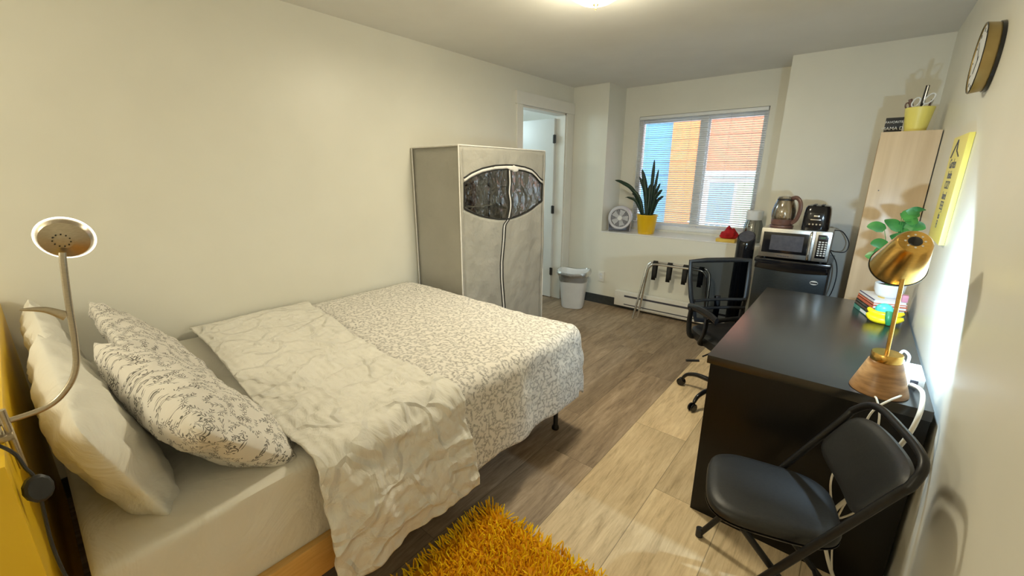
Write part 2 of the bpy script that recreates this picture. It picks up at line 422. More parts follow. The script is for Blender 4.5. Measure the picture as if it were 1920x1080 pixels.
WX0, WX1, WZ0, WZ1 = -2.07, -.80, .885, 2.115
def wb(bm, a, b, c, d): add_box(bm, (a, YB, c), (b, YB+T, d))
struct('wall_back', cells([XL, WX0, WX1, XR], [0, WZ0, WZ1, ZC], lambda i, j: i == 1 and j == 1, wb), 'wall')
bm = bmesh.new()
add_box(bm, (XL, YF, 0), (NX0, YB, ZC)); add_box(bm, (NX1, YF, 0), (XR, YB, ZC)); add_box(bm, (NX0, YF, 0), (NX1, YB, ZS-.012))
struct('wall_niche', bm, 'wall')
struct('trim_1', box((NX0, YF-.004, ZS-.012), (NX1, YB, ZS), .003), 'sill')
# baseboards
struct('baseboard_back', box((XL+.0, YF-.012, 0), (XR, YF, .105), .003), 'baseboard')
struct('baseboard_left', box((XL, YR, 0), (XL+.012, 3.31, .105), .003), 'baseboard')
# door casing and jamb
bm = bmesh.new()
add_box(bm, (XL, DY0-.09, 0), (XL+.018, DY0, DZ), .003); add_box(bm, (XL, DY1, 0), (XL+.018, YF-.005, DZ), .003)
add_box(bm, (XL, DY0-.105, DZ), (XL+.024, YF-.002, DZ+.115), .003)
struct('trim_2', bm, 'trim')
bm = bmesh.new()
add_box(bm, (XL-T, DY1-.018, 0), (XL, DY1-.001, DZ)); add_box(bm, (XL-T, DY0+.001, 0), (XL, DY0+.018, DZ)); add_box(bm, (XL-T, DY0, DZ-.018), (XL, DY1, DZ-.001))
struct('trim_3', bm, 'trim')
d = thing('door_1', 'white interior door standing open into the hallway behind the fabric wardrobe', 'door', (XL-.1, DY1-.04, 0), kind='structure')
obj('door_leaf', box((XL-.88, DY1-.06, .012), (XL-.115, DY1-.024, DZ-.045), .003), 'door', d)
for z in (.34, 1.09, 1.88):
    bm = bmesh.new(); add_box(bm, (XL-.128, DY1-.066, z-.045), (XL-.088, DY1-.0595, z+.045), .001)
    add_tube(bm, [(XL-.108, DY1-.068, z-.048), (XL-.108, DY1-.068, z+.048)], .006, 8)
    obj('hinge', bm, 'black_knob', d, 'black hinge')
# hallway beyond
bm = bmesh.new()
add_box(bm, (-4.6, 2.4, 0), (-4.5, 5.1, ZC)); add_box(bm, (-4.5, 5.0, 0), (XL-T, 5.1, ZC)); add_box(bm, (-4.5, 2.4, 0), (XL-T, 2.5, ZC))
struct('wall_hallway', bm, 'wall')
# window
wn = thing('window_1', 'white framed sliding window above the deep sill', 'window', (WX0, YB, WZ0), kind='structure')
bm = bmesh.new(); f = .045; y0, y1 = YB+.03, YB+.09
add_box(bm, (WX0, y0, WZ0), (WX0+f, y1, WZ1), .004); add_box(bm, (WX1-f, y0, WZ0), (WX1, y1, WZ1), .004)
add_box(bm, (WX0+f, y0, WZ0), (WX1-f, y1, WZ0+f), .004); add_box(bm, (WX0+f, y0, WZ1-f), (WX1-f, y1, WZ1), .004)
obj('window_frame', bm, 'vinyl', wn)
xm = -1.375
bm = bmesh.new(); add_box(bm, (xm-.04, y0-.012, WZ0+f), (xm+.04, y1-.01, WZ1-f), .004)
for a, b in ((WX0+f, xm-.04), (xm+.04, WX1-f)):
    for z0, z1 in ((WZ0+f, WZ0+f+.03), (WZ1-f-.03, WZ1-f)): add_box(bm, (a, y0+.01, z0), (b, y1-.015, z1), .003)
add_box(bm, (xm+.04, y0+.012, WZ0+f+.03), (xm+.055, y1-.02, WZ1-f-.03), .002)
obj('sash', bm, 'vinyl', wn)
for a, b in ((WX0+f, xm-.04), (xm+.055, WX1-f)):
    obj('pane', box((a, y0+.03, WZ0+f+.03), (b, y0+.034, WZ1-f-.03)), 'glass', wn)
# outside building (facade across the gap)
FY = 7.5
g = thing('neighbouring_building', 'orange and blue clad building seen through the window blind', 'building', (-2, FY, -3))
obj('blue_wall', box((-6, FY, -3), (-2.62, FY+.3, 6)), 'blue', g, 'blue lap siding')
obj('orange_wall', box((-2.62, FY-.12, -3), (-2.20, FY+.3, 6)), 'orange', g, 'bright orange lap siding')
obj('salmon_wall', box((-2.20, FY, 1.55), (2.6, FY+.3, 6)), 'salmon', g, 'salmon orange lap siding')
obj('lower_wall', box((-2.20, FY+.1, -3), (2.6, FY+.3, 1.55)), 'outer_white', g)
o = obj('window', box((-2.02, FY+.02, .25), (-1.05, FY+.08, 1.42), .01), 'outer_white', g)
obj('pane', box((-1.97, FY+.0, .3), (-1.60, FY+.03, 1.37)), 'out_glass', o); obj('pane', box((-1.55, FY, .3), (-1.10, FY+.03, 1.37)), 'out_green', o)
obj('fascia', box((-2.20, FY-.05, 1.47), (2.6, FY+.12, 1.55)), 'outer_white', g)
rl = bmesh.new(); add_box(rl, (-2.15, FY-.35, .72), (0, FY-.31, .76))
for k in range(24): add_box(rl, (-2.1+k*.09, FY-.345, -.3), (-2.085+k*.09, FY-.33, .74))
obj('railing', rl, 'outer_white', g)

# window blind
bl = thing('window_blind', 'white horizontal slat blind hanging over the window', 'blind', (WX0, YB+.02, WZ1))
obj('head_rail', box((WX0+.008, YB-.012, WZ1-.036), (WX1-.008, YB+.024, WZ1-.004), .003), 'vinyl', bl)
bm = bmesh.new(); nsl = 52; zt, zb = WZ1-.045, .985
for k in range(nsl):
    z = zt+(zb-zt)*k/(nsl-1)
    for sgn in (0,):
        a = [V((WX0+.012, YB-.008, z-.0035)), V((WX0+.012, YB+.006, z+.0015)), V((WX0+.012, YB+.018, z+.0030))]
        b = [p+V((WX1-WX0-.024, 0, 0)) for p in a]
        va = [bm.verts.new(p) for p in a]; vb = [bm.verts.new(p) for p in b]
        bm.faces.new((va[0], va[1], vb[1], vb[0])); bm.faces.new((va[1], va[2], vb[2], vb[1]))
o = obj('slats', bm, 'vinyl', bl)
sd = o.modifiers.new('thick', 'SOLIDIFY'); sd.thickness = .0009
obj('bottom_rail', box((WX0+.012, YB-.01, .955), (WX1-.012, YB+.014, .972), .003), 'vinyl', bl)
for x in (WX0+.12, -1.5, WX1-.32, WX1-.12):
    obj('cord', tube([(x, YB-.0115, WZ1-.03), (x, YB-.0115, .965)], .0012, 6), 'grey_plastic', bl)
obj('tilt_wand', tube([(WX0+.06, YB-.02, WZ1-.04), (WX0+.055, YB-.022, 1.45)], .003, 6), 'grey_plastic', bl)

# ================================================================== BED
BX0, BX1, BY0, BY1 = -2.665, -1.17, -.045, 1.94
bed = thing('bed_frame', 'bed frame with yellow headboard, pine side rail and black legs', 'bed', (-1.9, .95, 0))
o = obj('headboard', box((-2.67, -.165, .02), (-1.085, -.092, 1.0), .006), 'headboard', bed, 'yellow painted headboard')
obj('side_rail', box((-1.175, -.09, .235), (-1.145, 1.05, .365), .004), 'pine', bed, 'pine side rail')
obj('foot_rail', box((-2.62, 1.86, .26), (-1.2, 1.89, .34), .004), 'black_metal', bed, 'black steel rail')
obj('slat_base', box((-2.63, -.04, .325), (-1.19, 1.89, .352), .003), 'pine', bed)
obj('steel_rail', box((-1.215, 1.05, .26), (-1.18, 1.89, .34), .004), 'black_metal', bed, 'black steel rail')
for x, y in ((-1.2, 1.87), (-2.6, 1.87), (-1.2, .02), (-2.6, .02), (-1.9, 1.0)):
    obj('leg', lathe([(0, 0), (.021, 0), (.023, .008), (.021, .018), (.014, .03), (.0135, .33), (0, .33)], 16, XF((x, y, 0))), 'black_metal', bed, 'black steel leg')
# mattress with fitted sheet: rounded box grid with soft wrinkles
bm = bmesh.new(); add_box(bm, (BX0, BY0, .353), (BX1, BY1, .645), .035, 5)
bmesh.ops.subdivide_edges(bm, edges=[e for e in bm.edges if e.calc_length() > .15], cuts=40, use_grid_fill=True)
for v in bm.verts:
    p = v.co; n = fbm((p.x, p.y, p.z*2), 3, 3)*.006
    side = sm(-1.25, -1.165, p.x)
    rdg = noise.noise(V((p.x*2, p.y*1.2+p.z*3, p.z*9)))*.014*side
    v.co += V((rdg, 0, n if p.z > .5 else 0))
uvl = bm.loops.layers.uv.new('UVMap')
for fc in bm.faces:
    for lp in fc.loops:
        c = lp.vert.co; lp[uvl].uv = (c.x+c.z, c.y)
o = obj('mattress', bm, 'fitted', None, 'mattress in a cream fitted sheet on the pine and black bed frame', 'mattress')

def draped(a0, ae, b0f, b1f, bfoot, top, hang, foot_hang, na, nb, rad=.055, wr=1.0, lift=0, seed=0, hemf=None):
    """sheet over the bed: a runs from the wall across and down the side, b along the bed"""
    bm = bmesh.new(); uvl = bm.loops.layers.uv.new('UVMap'); G = []
    for i in range(na+1):
        row = []
        a = a0+(ae+hang-a0)*i/na
        for j in range(nb+1):
            B0, B1 = b0f(a), b1f(a); b = B0+(B1-B0)*j/nb
            ex = max(0, a-ae); ey = max(0, b-bfoot) if bfoot is not None else 0
            d = (ex**9+ey**9)**(1/9); h = math.hypot(ex, ey)
            nx, ny = (ex/h, ey/h) if h > 1e-9 else (0, 0)
            q = d-lift*.3
            if d < rad*PI/2: off = rad*math.sin(d/rad); drop = rad*(1-math.cos(d/rad))
            else:
                e = d-rad*PI/2
                off = rad+e*.05; drop = rad+e*.99
            base = V((min(a, ae)+nx*off, (min(b, bfoot) if bfoot is not None else b)+ny*off, top-drop))
            nrm = V((nx*min(1, d/.08), ny*min(1, d/.08), max(0, 1-d/.10))); nrm.normalize()
            hg = min(1, d/.25)
            s = (a if ex > 0 else 0)+b
            fold = math.sin(b*11+noise.noise(V((b*2, 0, seed)))*4)*.016*hg if ey == 0 else math.sin((a-b)*10+1)*.02*hg
            w = fbm((a, b, seed), 2.2, 3)*.012+abs(fbm((a*1.3, b*.8, seed+5), 5, 4))*-.014*wr*(.4+.6*sm(-2.1, -1.3, a))-abs(fbm((a+b*.4, b-a*.3, seed+11), 9, 3))*.010*max(0, wr-.8)*sm(-1.9, -1.3, a)+fbm((a, b, seed+9), 14, 2)*.0035*wr
            wallf = sm(a0, a0+.08, a)
            row.append((bm.verts.new(base+nrm*(lift+(w+.012)*(.4+.6*wallf)+max(fold, -.01)*1.0+.012*hg)), a, b))
        G.append(row)
    for i in range(na):
        for j in range(nb):
            q = [G[i][j], G[i+1][j], G[i+1][j+1], G[i][j+1]]
            fc = bm.faces.new([x[0] for x in q])
            for lp, x in zip(fc.loops, q): lp[uvl].uv = (x[1], x[2])
    return bm
def solid(o, t, off=1):
    m = o.modifiers.new('thickness', 'SOLIDIFY'); m.thickness = t; m.offset = -off; return o
dv = draped(-2.66, -1.165, lambda a: .9, lambda a: 2.30+(.05 if a < -1.3 else .0), 1.90, .665, .44, .35, 130, 110, seed=2, wr=.7)
o = solid(obj('duvet', dv, 'floral', None, 'white duvet printed with grey sprigs covering the foot half of the bed', 'duvet'), .012)
def bound(a): return 1.12-.12*sm(-2.6, -1.2, a)-.05*math.sin((a+2.6)*2.2)*1.0+.02*sm(-1.2, -.7, a)
dv = draped(-2.66, -1.165, lambda a: .50-.07*sm(-2.6, -1.3, a)+.0*a, lambda a: bound(a)+.02*noise.noise(V((a*5, 1, 1))), None, .674, .50, 0, 260, 130, seed=4, wr=2.0, lift=.024)
o = solid(obj('folded_sheet', dv, 'white_sheet', None, 'crinkled white striped sheet folded back across the middle of the bed', 'bed sheet'), .008)

def pillow(name, c, ux, vy, L, W, Tk, mat, label, seed, squash=0, group=None):
    """c centre, ux long axis, vy short axis, thickness along ux x vy"""
    ux = V(ux).normalized(); n = ux.cross(V(vy)).normalized(); vy = n.cross(ux).normalized()
    bm = bmesh.new(); uvl = bm.loops.layers.uv.new('UVMap'); N = 56; K = 44
    top = {}; bot = {}
    for i in range(N+1):
        for j in range(K+1):
            u = math.sin((i/N-.5)*PI)*1.0; v = math.sin((j/K-.5)*PI)*1.0
            q_ = 1-.09*(u*v)**4; ox = u*L/2*(1-.035*(1-abs(v)**2.0)*abs(u)**3)*q_; oy = v*W/2*(1-.05*(1-abs(u)**2)*abs(v)**3)*q_
            t = (max(0, 1-abs(u)**2.7)*max(0, 1-abs(v)**3.2))**.62*Tk/2
            cr = abs(fbm((u*1.2, v*1.2, seed), 1.5, 3))*.022
            cr += noise.noise(V((u*6*(1 if abs(v) > .0 else 1), v*3, seed)))*.012*(abs(u)**2+abs(v)**2)
            bend = -squash*(u*u)
            for sgn, D in ((1, top), (-1, bot)):
                edge = (i in (0, N)) or (j in (0, K))
                if sgn < 0 and edge: D[i, j] = top[i, j]; continue
                h = sgn*t*(1 if sgn > 0 else .7)+(-cr if sgn > 0 else cr)*min(1, t/(Tk*.2))
                wob = noise.noise(V((u*3, v*3, seed+3)))*.012
                D[i, j] = (bm.verts.new(V(c)+ux*(ox+wob*abs(v))+vy*(oy+wob*abs(u))+n*(h+bend)), ox, oy)
    for D, fl in ((top, 0), (bot, 1)):
        for i in range(N):
            for j in range(K):
                q = [D[i, j], D[i+1, j], D[i+1, j+1], D[i, j+1]]
                if fl: q = q[::-1]
                fc = bm.faces.new([x[0] for x in q])
                for lp, x in zip(fc.loops, q): lp[uvl].uv = (x[1]+seed, x[2])
    return obj(name, bm, mat, None, label, 'pillow', group)
pillow('pillow', (-2.26, .03, .80), (1, .02, -.02), (0, -.20, 1), .76, .42, .15, 'white_cotton', 'plump white pillow by the left wall, against the headboard behind the far sprigged pillow', 1)
pillow('pillow', (-1.60, .06, .79), (1, .03, -.09), (0, -.34, 1), .76, .44, .19, 'white_cotton', 'large white pillow leaning on the headboard nearest the camera', 2)
pillow('pillow', (-2.20, .29, .79), (1, .02, -.06), (0, -.62, .7), .72, .44, .15, 'floral_big', 'sprigged pillow further back, beside the left wall', 3)
pillow('pillow', (-1.525, .275, .785), (1, .15, -.13), (.02, -.62, .70), .72, .45, .23, 'floral_big', 'sprigged pillow in front, leaning on the large white pillow', 4)

# rug
rg = thing('shag_rug', 'golden yellow shag rug on the planks beside the bed', 'rug', (-.7, .6, 0))
RX0, RX1, RY0, RY1 = -1.10, -.30, -.10, 1.16
obj('rug_backing', box((RX0+.012, RY0, .001), (RX1, RY1-.012, .012)), 'rug', rg)
import array
def rug_pile():
    vs = []; fs = []; tones = []
    rnd = random.Random(3)
    st = .0125; nx = int((RX1-RX0)/st)
    y = .42
    while y < RY1:
        for k in range(nx+1):
            x = RX0+k*st+rnd.uniform(-.006, .006); yy = y+rnd.uniform(-.006, .006)
            if x > RX0+.28 and yy < .55: pass
            d = V((rnd.gauss(0, .35), rnd.gauss(0, .35), 1))
            if x < RX0+.03: d.x -= .7
            if yy > RY1-.03: d.y += .5
            cl = noise.noise(V((x*9, yy*9, 0))); d.x += cl*.5; d.y += noise.noise(V((x*9, yy*9, 8)))*.5
            d.normalize(); L = rnd.uniform(.026, .038); r = .0034
            a = rnd.uniform(0, 6.28); tn = rnd.uniform(.1, .8)+cl*.3
            base = len(vs); b = V((x, yy, .011))
            for q, (f, rr) in enumerate(((0, r), (.55, r*1.1), (1, r*.55))):
                c = b+d*L*f+V((d.x, d.y, 0))*L*.3*f*f
                for s in range(3):
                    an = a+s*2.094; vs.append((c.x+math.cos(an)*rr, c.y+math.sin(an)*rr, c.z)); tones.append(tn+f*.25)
            for q in (0, 3):
                for s in range(3):
                    s2 = (s+1) % 3; fs.append((base+q+s, base+q+s2, base+q+3+s2, base+q+3+s))
            fs.append((base+6, base+7, base+8))
        y += st
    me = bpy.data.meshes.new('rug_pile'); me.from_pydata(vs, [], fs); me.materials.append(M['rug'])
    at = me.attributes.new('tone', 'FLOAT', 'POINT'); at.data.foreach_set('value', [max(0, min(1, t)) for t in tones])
    me.update(); o = bpy.data.objects.new('rug_pile', me); COL.objects.link(o); o.parent = rg; o.matrix_parent_inverse = root_inv(rg); o['kind'] = 'stuff'
rug_pile()

# bedside clip lamp
cl = thing('clip_lamp', 'nickel gooseneck reading lamp clipped to the yellow headboard', 'lamp', (-1.21, -.09, 1.0))
neck = [(-1.215, -.098, 1.03), (-1.22, -.031, 1.034), (-1.22, .005, 1.061), (-1.22, .027, 1.102), (-1.22, .037, 1.16), (-1.22, .045, 1.251), (-1.22, .053, 1.325), (-1.222, .056, 1.345)]
obj('gooseneck', tube(neck, .0058, 12, 8), 'nickel', cl)
hd = V((-1.232, .066, 1.372)); ax = V((-.93, .22, .30)).normalized()   # lit side turned to the wall
obj('lamp_head', lathe([(0, -.022), (.018, -.022), (.021, -.021), (.050, -.012), (.058, .0), (.0585, .006), (.056, .006), (.05, -.008), (0, -.016)], 40, axis_mat(hd, ax) @ Matrix.Scale(.74, 4)), 'nickel', cl)
obj('diffuser', lathe([(0, .007), (.056, .007), (.0605, .006), (.0615, .003), (.0605, .0005), (.0588, .0)], 40, axis_mat(hd, ax) @ Matrix.Scale(.74, 4)), 'led_ring', cl, 'lit white diffuser ring')
bm = bmesh.new(); mt = axis_mat(hd, ax) @ Matrix.Scale(.74, 4)
for k in range(11):
    a = k*2*PI/11; p = V((math.cos(a)*.0175+.004, math.sin(a)*.0175+.004, -.0232))
    add_lathe(bm, [(0, -.0008), (.0018, -.0008), (.0018, .0025)], 8, mt @ Matrix.Translation(p))
obj('vent_holes', bm, 'black_plastic', cl, 'ring of dark vent holes')
bm = tube([(-1.205, -.084, 1.06), (-1.205, -.082, .93)], .006, 10); add_box(bm, (-1.222, -.17, 1.0005), (-1.188, -.078, 1.012), .002)
add_tube(bm, [(-1.205, -.098, 1.006), (-1.215, -.098, 1.032)], .007, 8)
obj('clamp', bm, 'nickel', cl)
obj('power_cord', tube([(-1.25, -.16, 1.04), (-1.17, -.12, 1.035), (-1.14, -.085, 1.0), (-1.125, -.075, .965), (-1.115, -.068, .93), (-1.10, -.075, .80), (-1.085, -.07, .70)], .003, 8, 6), 'black_cord', cl, 'black cord')
obj('cord_switch', lathe([(0, -.010), (.016, -.010), (.020, -.006), (.020, .006), (.016, .010), (0, .010)], 12, axis_mat((-1.112, -.068, .922), (.9, .3, .25)) @ Matrix.Diagonal((1, 1.35, 1, 1))), 'black_plastic', cl, 'black cord dimmer')
bm = bmesh.new()
for k in range(1): add_tube(bm, [(-1.222, .036, 1.215), (-1.225, .01, 1.235), (-1.23, -.022, 1.242)], [.010, .002], 8, 5, sx=.35)
obj('cord_tag', bm, 'nickel', cl)
# grey cloth bag behind the headboard
bm = bmesh.new(); bmesh.ops.create_icosphere(bm, subdivisions=4, radius=.5)
for v in bm.verts:
    c = v.co.copy(); v.co = V((-1.42+c.x*.6+fbm(c, 2, 3)*.05, -.43+c.y*.44+fbm(c+V((3, 0, 0)), 3)*.04, .36+c.z*.68+fbm(c+V((0, 5, 0)), 3)*.04))
lb = thing('laundry_bag', 'grey cloth bag standing on the floor behind the yellow headboard', 'bag', (-1.4, -.43, 0))
obj('bag_body', bm, 'grey_cloth', lb)
obj('drawstring', tube([(-1.25, -.22, .66), (-1.16, -.26, .60), (-1.13, -.28, .5)], .006, 8, 5), 'black_cord', lb, 'black drawstring')

# ================================================================== WARDROBE
wx0, wx1, wy0, wy1, wz = -2.672, -2.165, 2.045, 3.06, 1.688
wd = thing('fabric_wardrobe', 'beige fabric wardrobe with zipped front and clear window beyond the foot of the bed', 'wardrobe', (-2.42, 2.55, 0))
def sheet(nu, nv, fn, skip=None):
    bm = bmesh.new(); G = [[bm.verts.new(fn(i/nu, j/nv)) for j in range(nv+1)] for i in range(nu+1)]
    for i in range(nu):
        for j in range(nv): bm.faces.new((G[i][j], G[i+1][j], G[i+1][j+1], G[i][j+1]))
    return bm
def wrk(a, b, s, amp=.010): return (fbm((a*1.0, b*.45, s), 3.5, 3)+.35*abs(fbm((a*1.2, b*.7+a*.4, s+4), 7, 3)))*amp*1.3
bm = sheet(14, 50, lambda u, v: V((wx0+(wx1-wx0)*u, wy0+.012+wrk(u*.5, v*1.7, 1)*sm(0, .1, u)*sm(0, .1, 1-u)+.012*math.sin(u*PI), .04+(wz-.05)*v)))
solid(obj('side_panel', bm, 'wardrobe_cloth', wd), .003, 0)
bm = sheet(14, 50, lambda u, v: V((wx0+(wx1-wx0)*u, wy1, .04+(wz-.05)*v))); solid(obj('side_panel', bm, 'wardrobe_cloth', wd), .003, 0)
bm = sheet(4, 30, lambda u, v: V((wx0+.004, wy0+.012+(wy1-wy0-.02)*u, .04+(wz-.05)*v))); solid(obj('back_panel', bm, 'wardrobe_cloth', wd), .003, 0)
bm = sheet(12, 16, lambda u, v: V((wx0+(wx1-wx0)*u, wy0+(wy1-wy0)*v, wz-.006-.008*math.sin(u*PI)*math.sin(v*PI)))); solid(obj('top_panel', bm, 'wardrobe_cloth', wd), .003, 0)
# lens-shaped window outline (y, z)
upper = [(2.075, 1.437), (2.16, 1.475), (2.263, 1.505), (2.40, 1.527), (2.532, 1.533), (2.65, 1.532), (2.766, 1.520), (2.86, 1.500), (2.925, 1.472), (2.985, 1.43), (3.030, 1.412)]
lower = [(2.075, 1.262), (2.144, 1.233), (2.24, 1.200), (2.342, 1.176), (2.45, 1.158), (2.562, 1.150), (2.68, 1.165), (2.807, 1.188), (2.90, 1.218), (2.97, 1.25), (3.030, 1.272)]
def interp(T_, y):
    for (a, b), (c, d_) in zip(T_, T_[1:]):
        if y <= c: return b+(d_-b)*(y-a)/(c-a)
    return T_[-1][1]
def fx(y, z): return wx1+wrk(y, z, 7, .011)+.006*math.sin((y-wy0)/(wy1-wy0)*PI)
bm = bmesh.new(); ys = [wy0+.006, 2.04+.02, 2.075]+[2.075+(3.03-2.075)*k/40 for k in range(1, 41)]+[3.045, wy1-.006]
for k in range(len(ys)-1):
    y0_, y1_ = ys[k], ys[k+1]
    inside = y0_ >= 2.0749 and y1_ <= 3.0301
    segs = []
    if inside:
        segs = [([.04+(interp(lower, q)-.04)*s/34 for s in range(35)], q) for q in (y0_, y1_)]
        L0, L1 = segs[0][0], segs[1][0]
        U0 = [interp(upper, y0_)+(wz-.008-interp(upper, y0_))*s/8 for s in range(9)]; U1 = [interp(upper, y1_)+(wz-.008-interp(upper, y1_))*s/8 for s in range(9)]
        cols = [(L0, L1), (U0, U1)]
    else:
        zz = [.04+(wz-.048)*s/44 for s in range(45)]; cols = [(zz, zz)]
    for A, B in cols:
        va = [bm.verts.new((fx(y0_, z), y0_, z)) for z in A]; vb = [bm.verts.new((fx(y1_, z), y1_, z)) for z in B]
        for s in range(len(A)-1): bm.faces.new((va[s], vb[s], vb[s+1], va[s+1]))
bmesh.ops.remove_doubles(bm, verts=bm.verts, dist=.0004)
fr = solid(obj('front_panel', bm, 'wardrobe_cloth', wd), .003, 0)
bm = bmesh.new(); yy = [2.078+(3.027-2.078)*k/40 for k in range(41)]
G = [[bm.verts.new((fx(q, lo+(hi-lo)*s/8)-.002, q, lo+(hi-lo)*s/8)) for s in range(9)] for q in yy for lo, hi in [(interp(lower, q), interp(upper, q))]]
for i in range(40):
    for s in range(8): bm.faces.new((G[i][s], G[i+1][s], G[i+1][s+1], G[i][s+1]))
obj('clear_window', bm, 'clear_film', wd, 'clear vinyl window in the front')
up = [(q, interp(upper, q)) for q in yy]; lw = [(q, interp(lower, q)) for q in yy]
def edge(pts, off, r): return tube([(fx(a, b)+.003, a, b+off) for a, b in pts], r, 6)
bm = edge(up, 0, .0060); add_tube(bm, [(fx(a, b)+.003, a, b+.032) for a, b in up], .0060, 6)
add_tube(bm, [(fx(a, b)+.003, a, b) for a, b in lw], .0060, 6)
add_tube(bm, [(fx(2.078, z)+.003, 2.078, z) for z in (1.262, 1.35, 1.437)], .0060, 6); add_tube(bm, [(fx(3.027, z)+.003, 3.027, z) for z in (1.272, 1.34, 1.412)], .0055, 6)
obj('window_edging', bm, 'piping_black', wd, 'black edging around the clear window')
bm = bmesh.new(); A = [bm.verts.new((fx(a, b)+.0025, a, b+.003)) for a, b in up]; B = [bm.verts.new((fx(a, b)+.0025, a, b+.030)) for a, b in up]
for k in range(40): bm.faces.new((A[k], A[k+1], B[k+1], B[k]))
solid(obj('zip_flap', bm, 'piping_white', wd, 'white band above the clear window'), .002, 0)
zp = [(2.575, 1.53), (2.578, 1.44), (2.57, 1.36), (2.585, 1.28), (2.582, 1.22), (2.558, 1.15), (2.512, 1.10), (2.505, 1.0), (2.49, .86), (2.482, .7), (2.495, .5), (2.50, .38), (2.50, .06)]
zpp = smooth_path([(0, a, b) for a, b in zp], 6)
bm = bmesh.new()
for s in (-1, 1): add_tube(bm, [(fx(p.y, p.z)+.004, p.y+s*.0155, p.z) for p in zpp], .0048, 6)
obj('zip_edging', bm, 'piping_black', wd, 'pair of black lines down the front zip')
obj('zip_tape', tube([(fx(p.y, p.z)+.001, p.y, p.z) for p in zpp], .011, 6, sx=1, sy=.3), 'piping_white', wd, 'white zip tape')
bm = bmesh.new(); bmesh.ops.create_uvsphere(bm, u_segments=20, v_segments=10, radius=1)
for v in bm.verts: v.co = V((fx(2.6, 1.54)+.006+v.co.x*.010, 2.608+v.co.y*.078*(1 if v.co.y > 0 else .9), 1.540-v.co.y*.008+v.co.z*(.026 if v.co.y > 0 else .018)))
obj('zip_pull_flap', bm, 'piping_white', wd, 'rounded cream flap over the zip end')
bm = bmesh.new()
for p, q in (((wx1, wy0, .03), (wx1, wy0, wz)), ((wx0, wy0, .03), (wx0, wy0, wz)), ((wx1, wy1, .03), (wx1, wy1, wz)), ((wx0, wy0, wz), (wx1, wy0, wz)), ((wx1, wy0, wz), (wx1, wy1, wz)), ((wx0, wy0, wz), (wx0, wy1, wz)), ((wx0, wy1, wz), (wx1, wy1, wz))):
    add_tube(bm, [p, q], .0048, 8)
obj('seam_piping', bm, 'piping_white', wd, 'pale piped seams')
bm = bmesh.new()
for x in (wx0+.03, wx1-.03):
    for y in (wy0+.03, wy1-.03): add_tube(bm, [(x, y, 0), (x, y, wz-.02)], .008, 8)
add_tube(bm, [(-2.42, 2.62, 0), (-2.42, 2.62, wz-.03)], .010, 8); add_tube(bm, [(-2.42, wy0+.03, 1.60), (-2.42, wy1-.03, 1.60)], .008, 8)
obj('inner_frame', bm, 'black_metal', wd, 'black tube frame inside')
obj('inner_shelf', box((wx0+.02, wy0+.03, 1.262), (wx1-.02, 2.40, 1.268)), 'wardrobe_cloth', wd)
bm = bmesh.new()
def garment(y, label, mat, wdt, bot, s):
    bm = sheet(14, 24, lambda u, v: V((-2.42+(u-.5)*wdt*(.6+.5*min(1, v*3)), y+math.sin(u*9+s)*.012*v, 1.575-v*(1.575-bot)-abs(u-.5)*.12)))
    o = solid(obj('hanging_garment', bm, mat, None, label, 'clothing', None), .02, 0)
garment(2.13, 'black garment hanging inside the wardrobe at the left of its clear window', 'black_cord', .40, 1.285, 1)
garment(2.25, 'dark brown garment hanging next to the black one in the wardrobe', 'rust_brown', .38, 1.285, 2.3)

# ================================================================== BACK-WALL THINGS
# waste bin
bn = thing('waste_bin', 'white plastic waste bin with clear liner by the door', 'bin', (-2.40, 4.02, 0))
def rrect(rx, ry, z, n=40, p=3.2):
    return [V((math.copysign(abs(math.cos(t))**(2/p), math.cos(t))*rx, math.copysign(abs(math.sin(t))**(2/p), math.sin(t))*ry, z)) for t in [2*PI*k/n for k in range(n)]]
def loft(rings, mt=None, closed_bottom=True):
    bm = bmesh.new(); R = [[bm.verts.new(p) for p in r] for r in rings]
    for A, B in zip(R, R[1:]):
        n = len(A)
        for k in range(n): bm.faces.new((A[k], A[(k+1) % n], B[(k+1) % n], B[k]))
    if closed_bottom: bm.faces.new(R[0][::-1])
    if mt is not None: bmesh.ops.transform(bm, matrix=mt, verts=bm.verts)
    return bm
bmt = XF((-2.40, 4.02, 0), math.radians(20), scale=1.06)
def wav(r, a): return [p+V((0, 0, a*math.cos(2*math.atan2(p.y, p.x)))) for p in r]
obj('bin_body', loft([rrect(.112, .098, .002), rrect(.118, .103, .02), rrect(.150, .130, .36), wav(rrect(.158, .137, .385), .012), wav(rrect(.168, .146, .388), .014), wav(rrect(.168, .146, .405), .014), wav(rrect(.160, .139, .408), .014), rrect(.146, .126, .37), rrect(.11, .095, .03)], bmt), 'white_plastic', bn)
ln = [rrect(.150, .130, .30)]+[[p+V((fbm(p, 30)*.008, fbm(p+V((1, 1, 1)), 30)*.008, 0)) for p in wav(rrect(*q), .013)] for q in ((.162, .141, .40), (.172, .150, .413), (.178, .155, .395), (.176, .152, .365))]
obj('bin_liner', loft(ln, bmt, False), 'bag_film', bn, 'clear plastic liner over the rim')
obj('bin_label', box((-.02, -.1385, .22), (.022, -.132, .285), .001, mat=XF((-2.40, 4.02, 0), math.radians(38)) @ XF((0, -.002, 0), rx=-.09)), 'cord_tag', bn, 'blue label')
# outlet
ol = obj('wall_outlet', box((-2.255, YF-.008, .27), (-2.175, YF, .39), .002), 'trim', None, 'white wall outlet plate behind the waste bin', 'outlet')
bm = bmesh.new()
for z in (.302, .342): add_box(bm, (-2.232, YF-.0095, z), (-2.198, YF-.0078, z+.026), .002)
obj('socket', bm, 'white_plastic', ol)
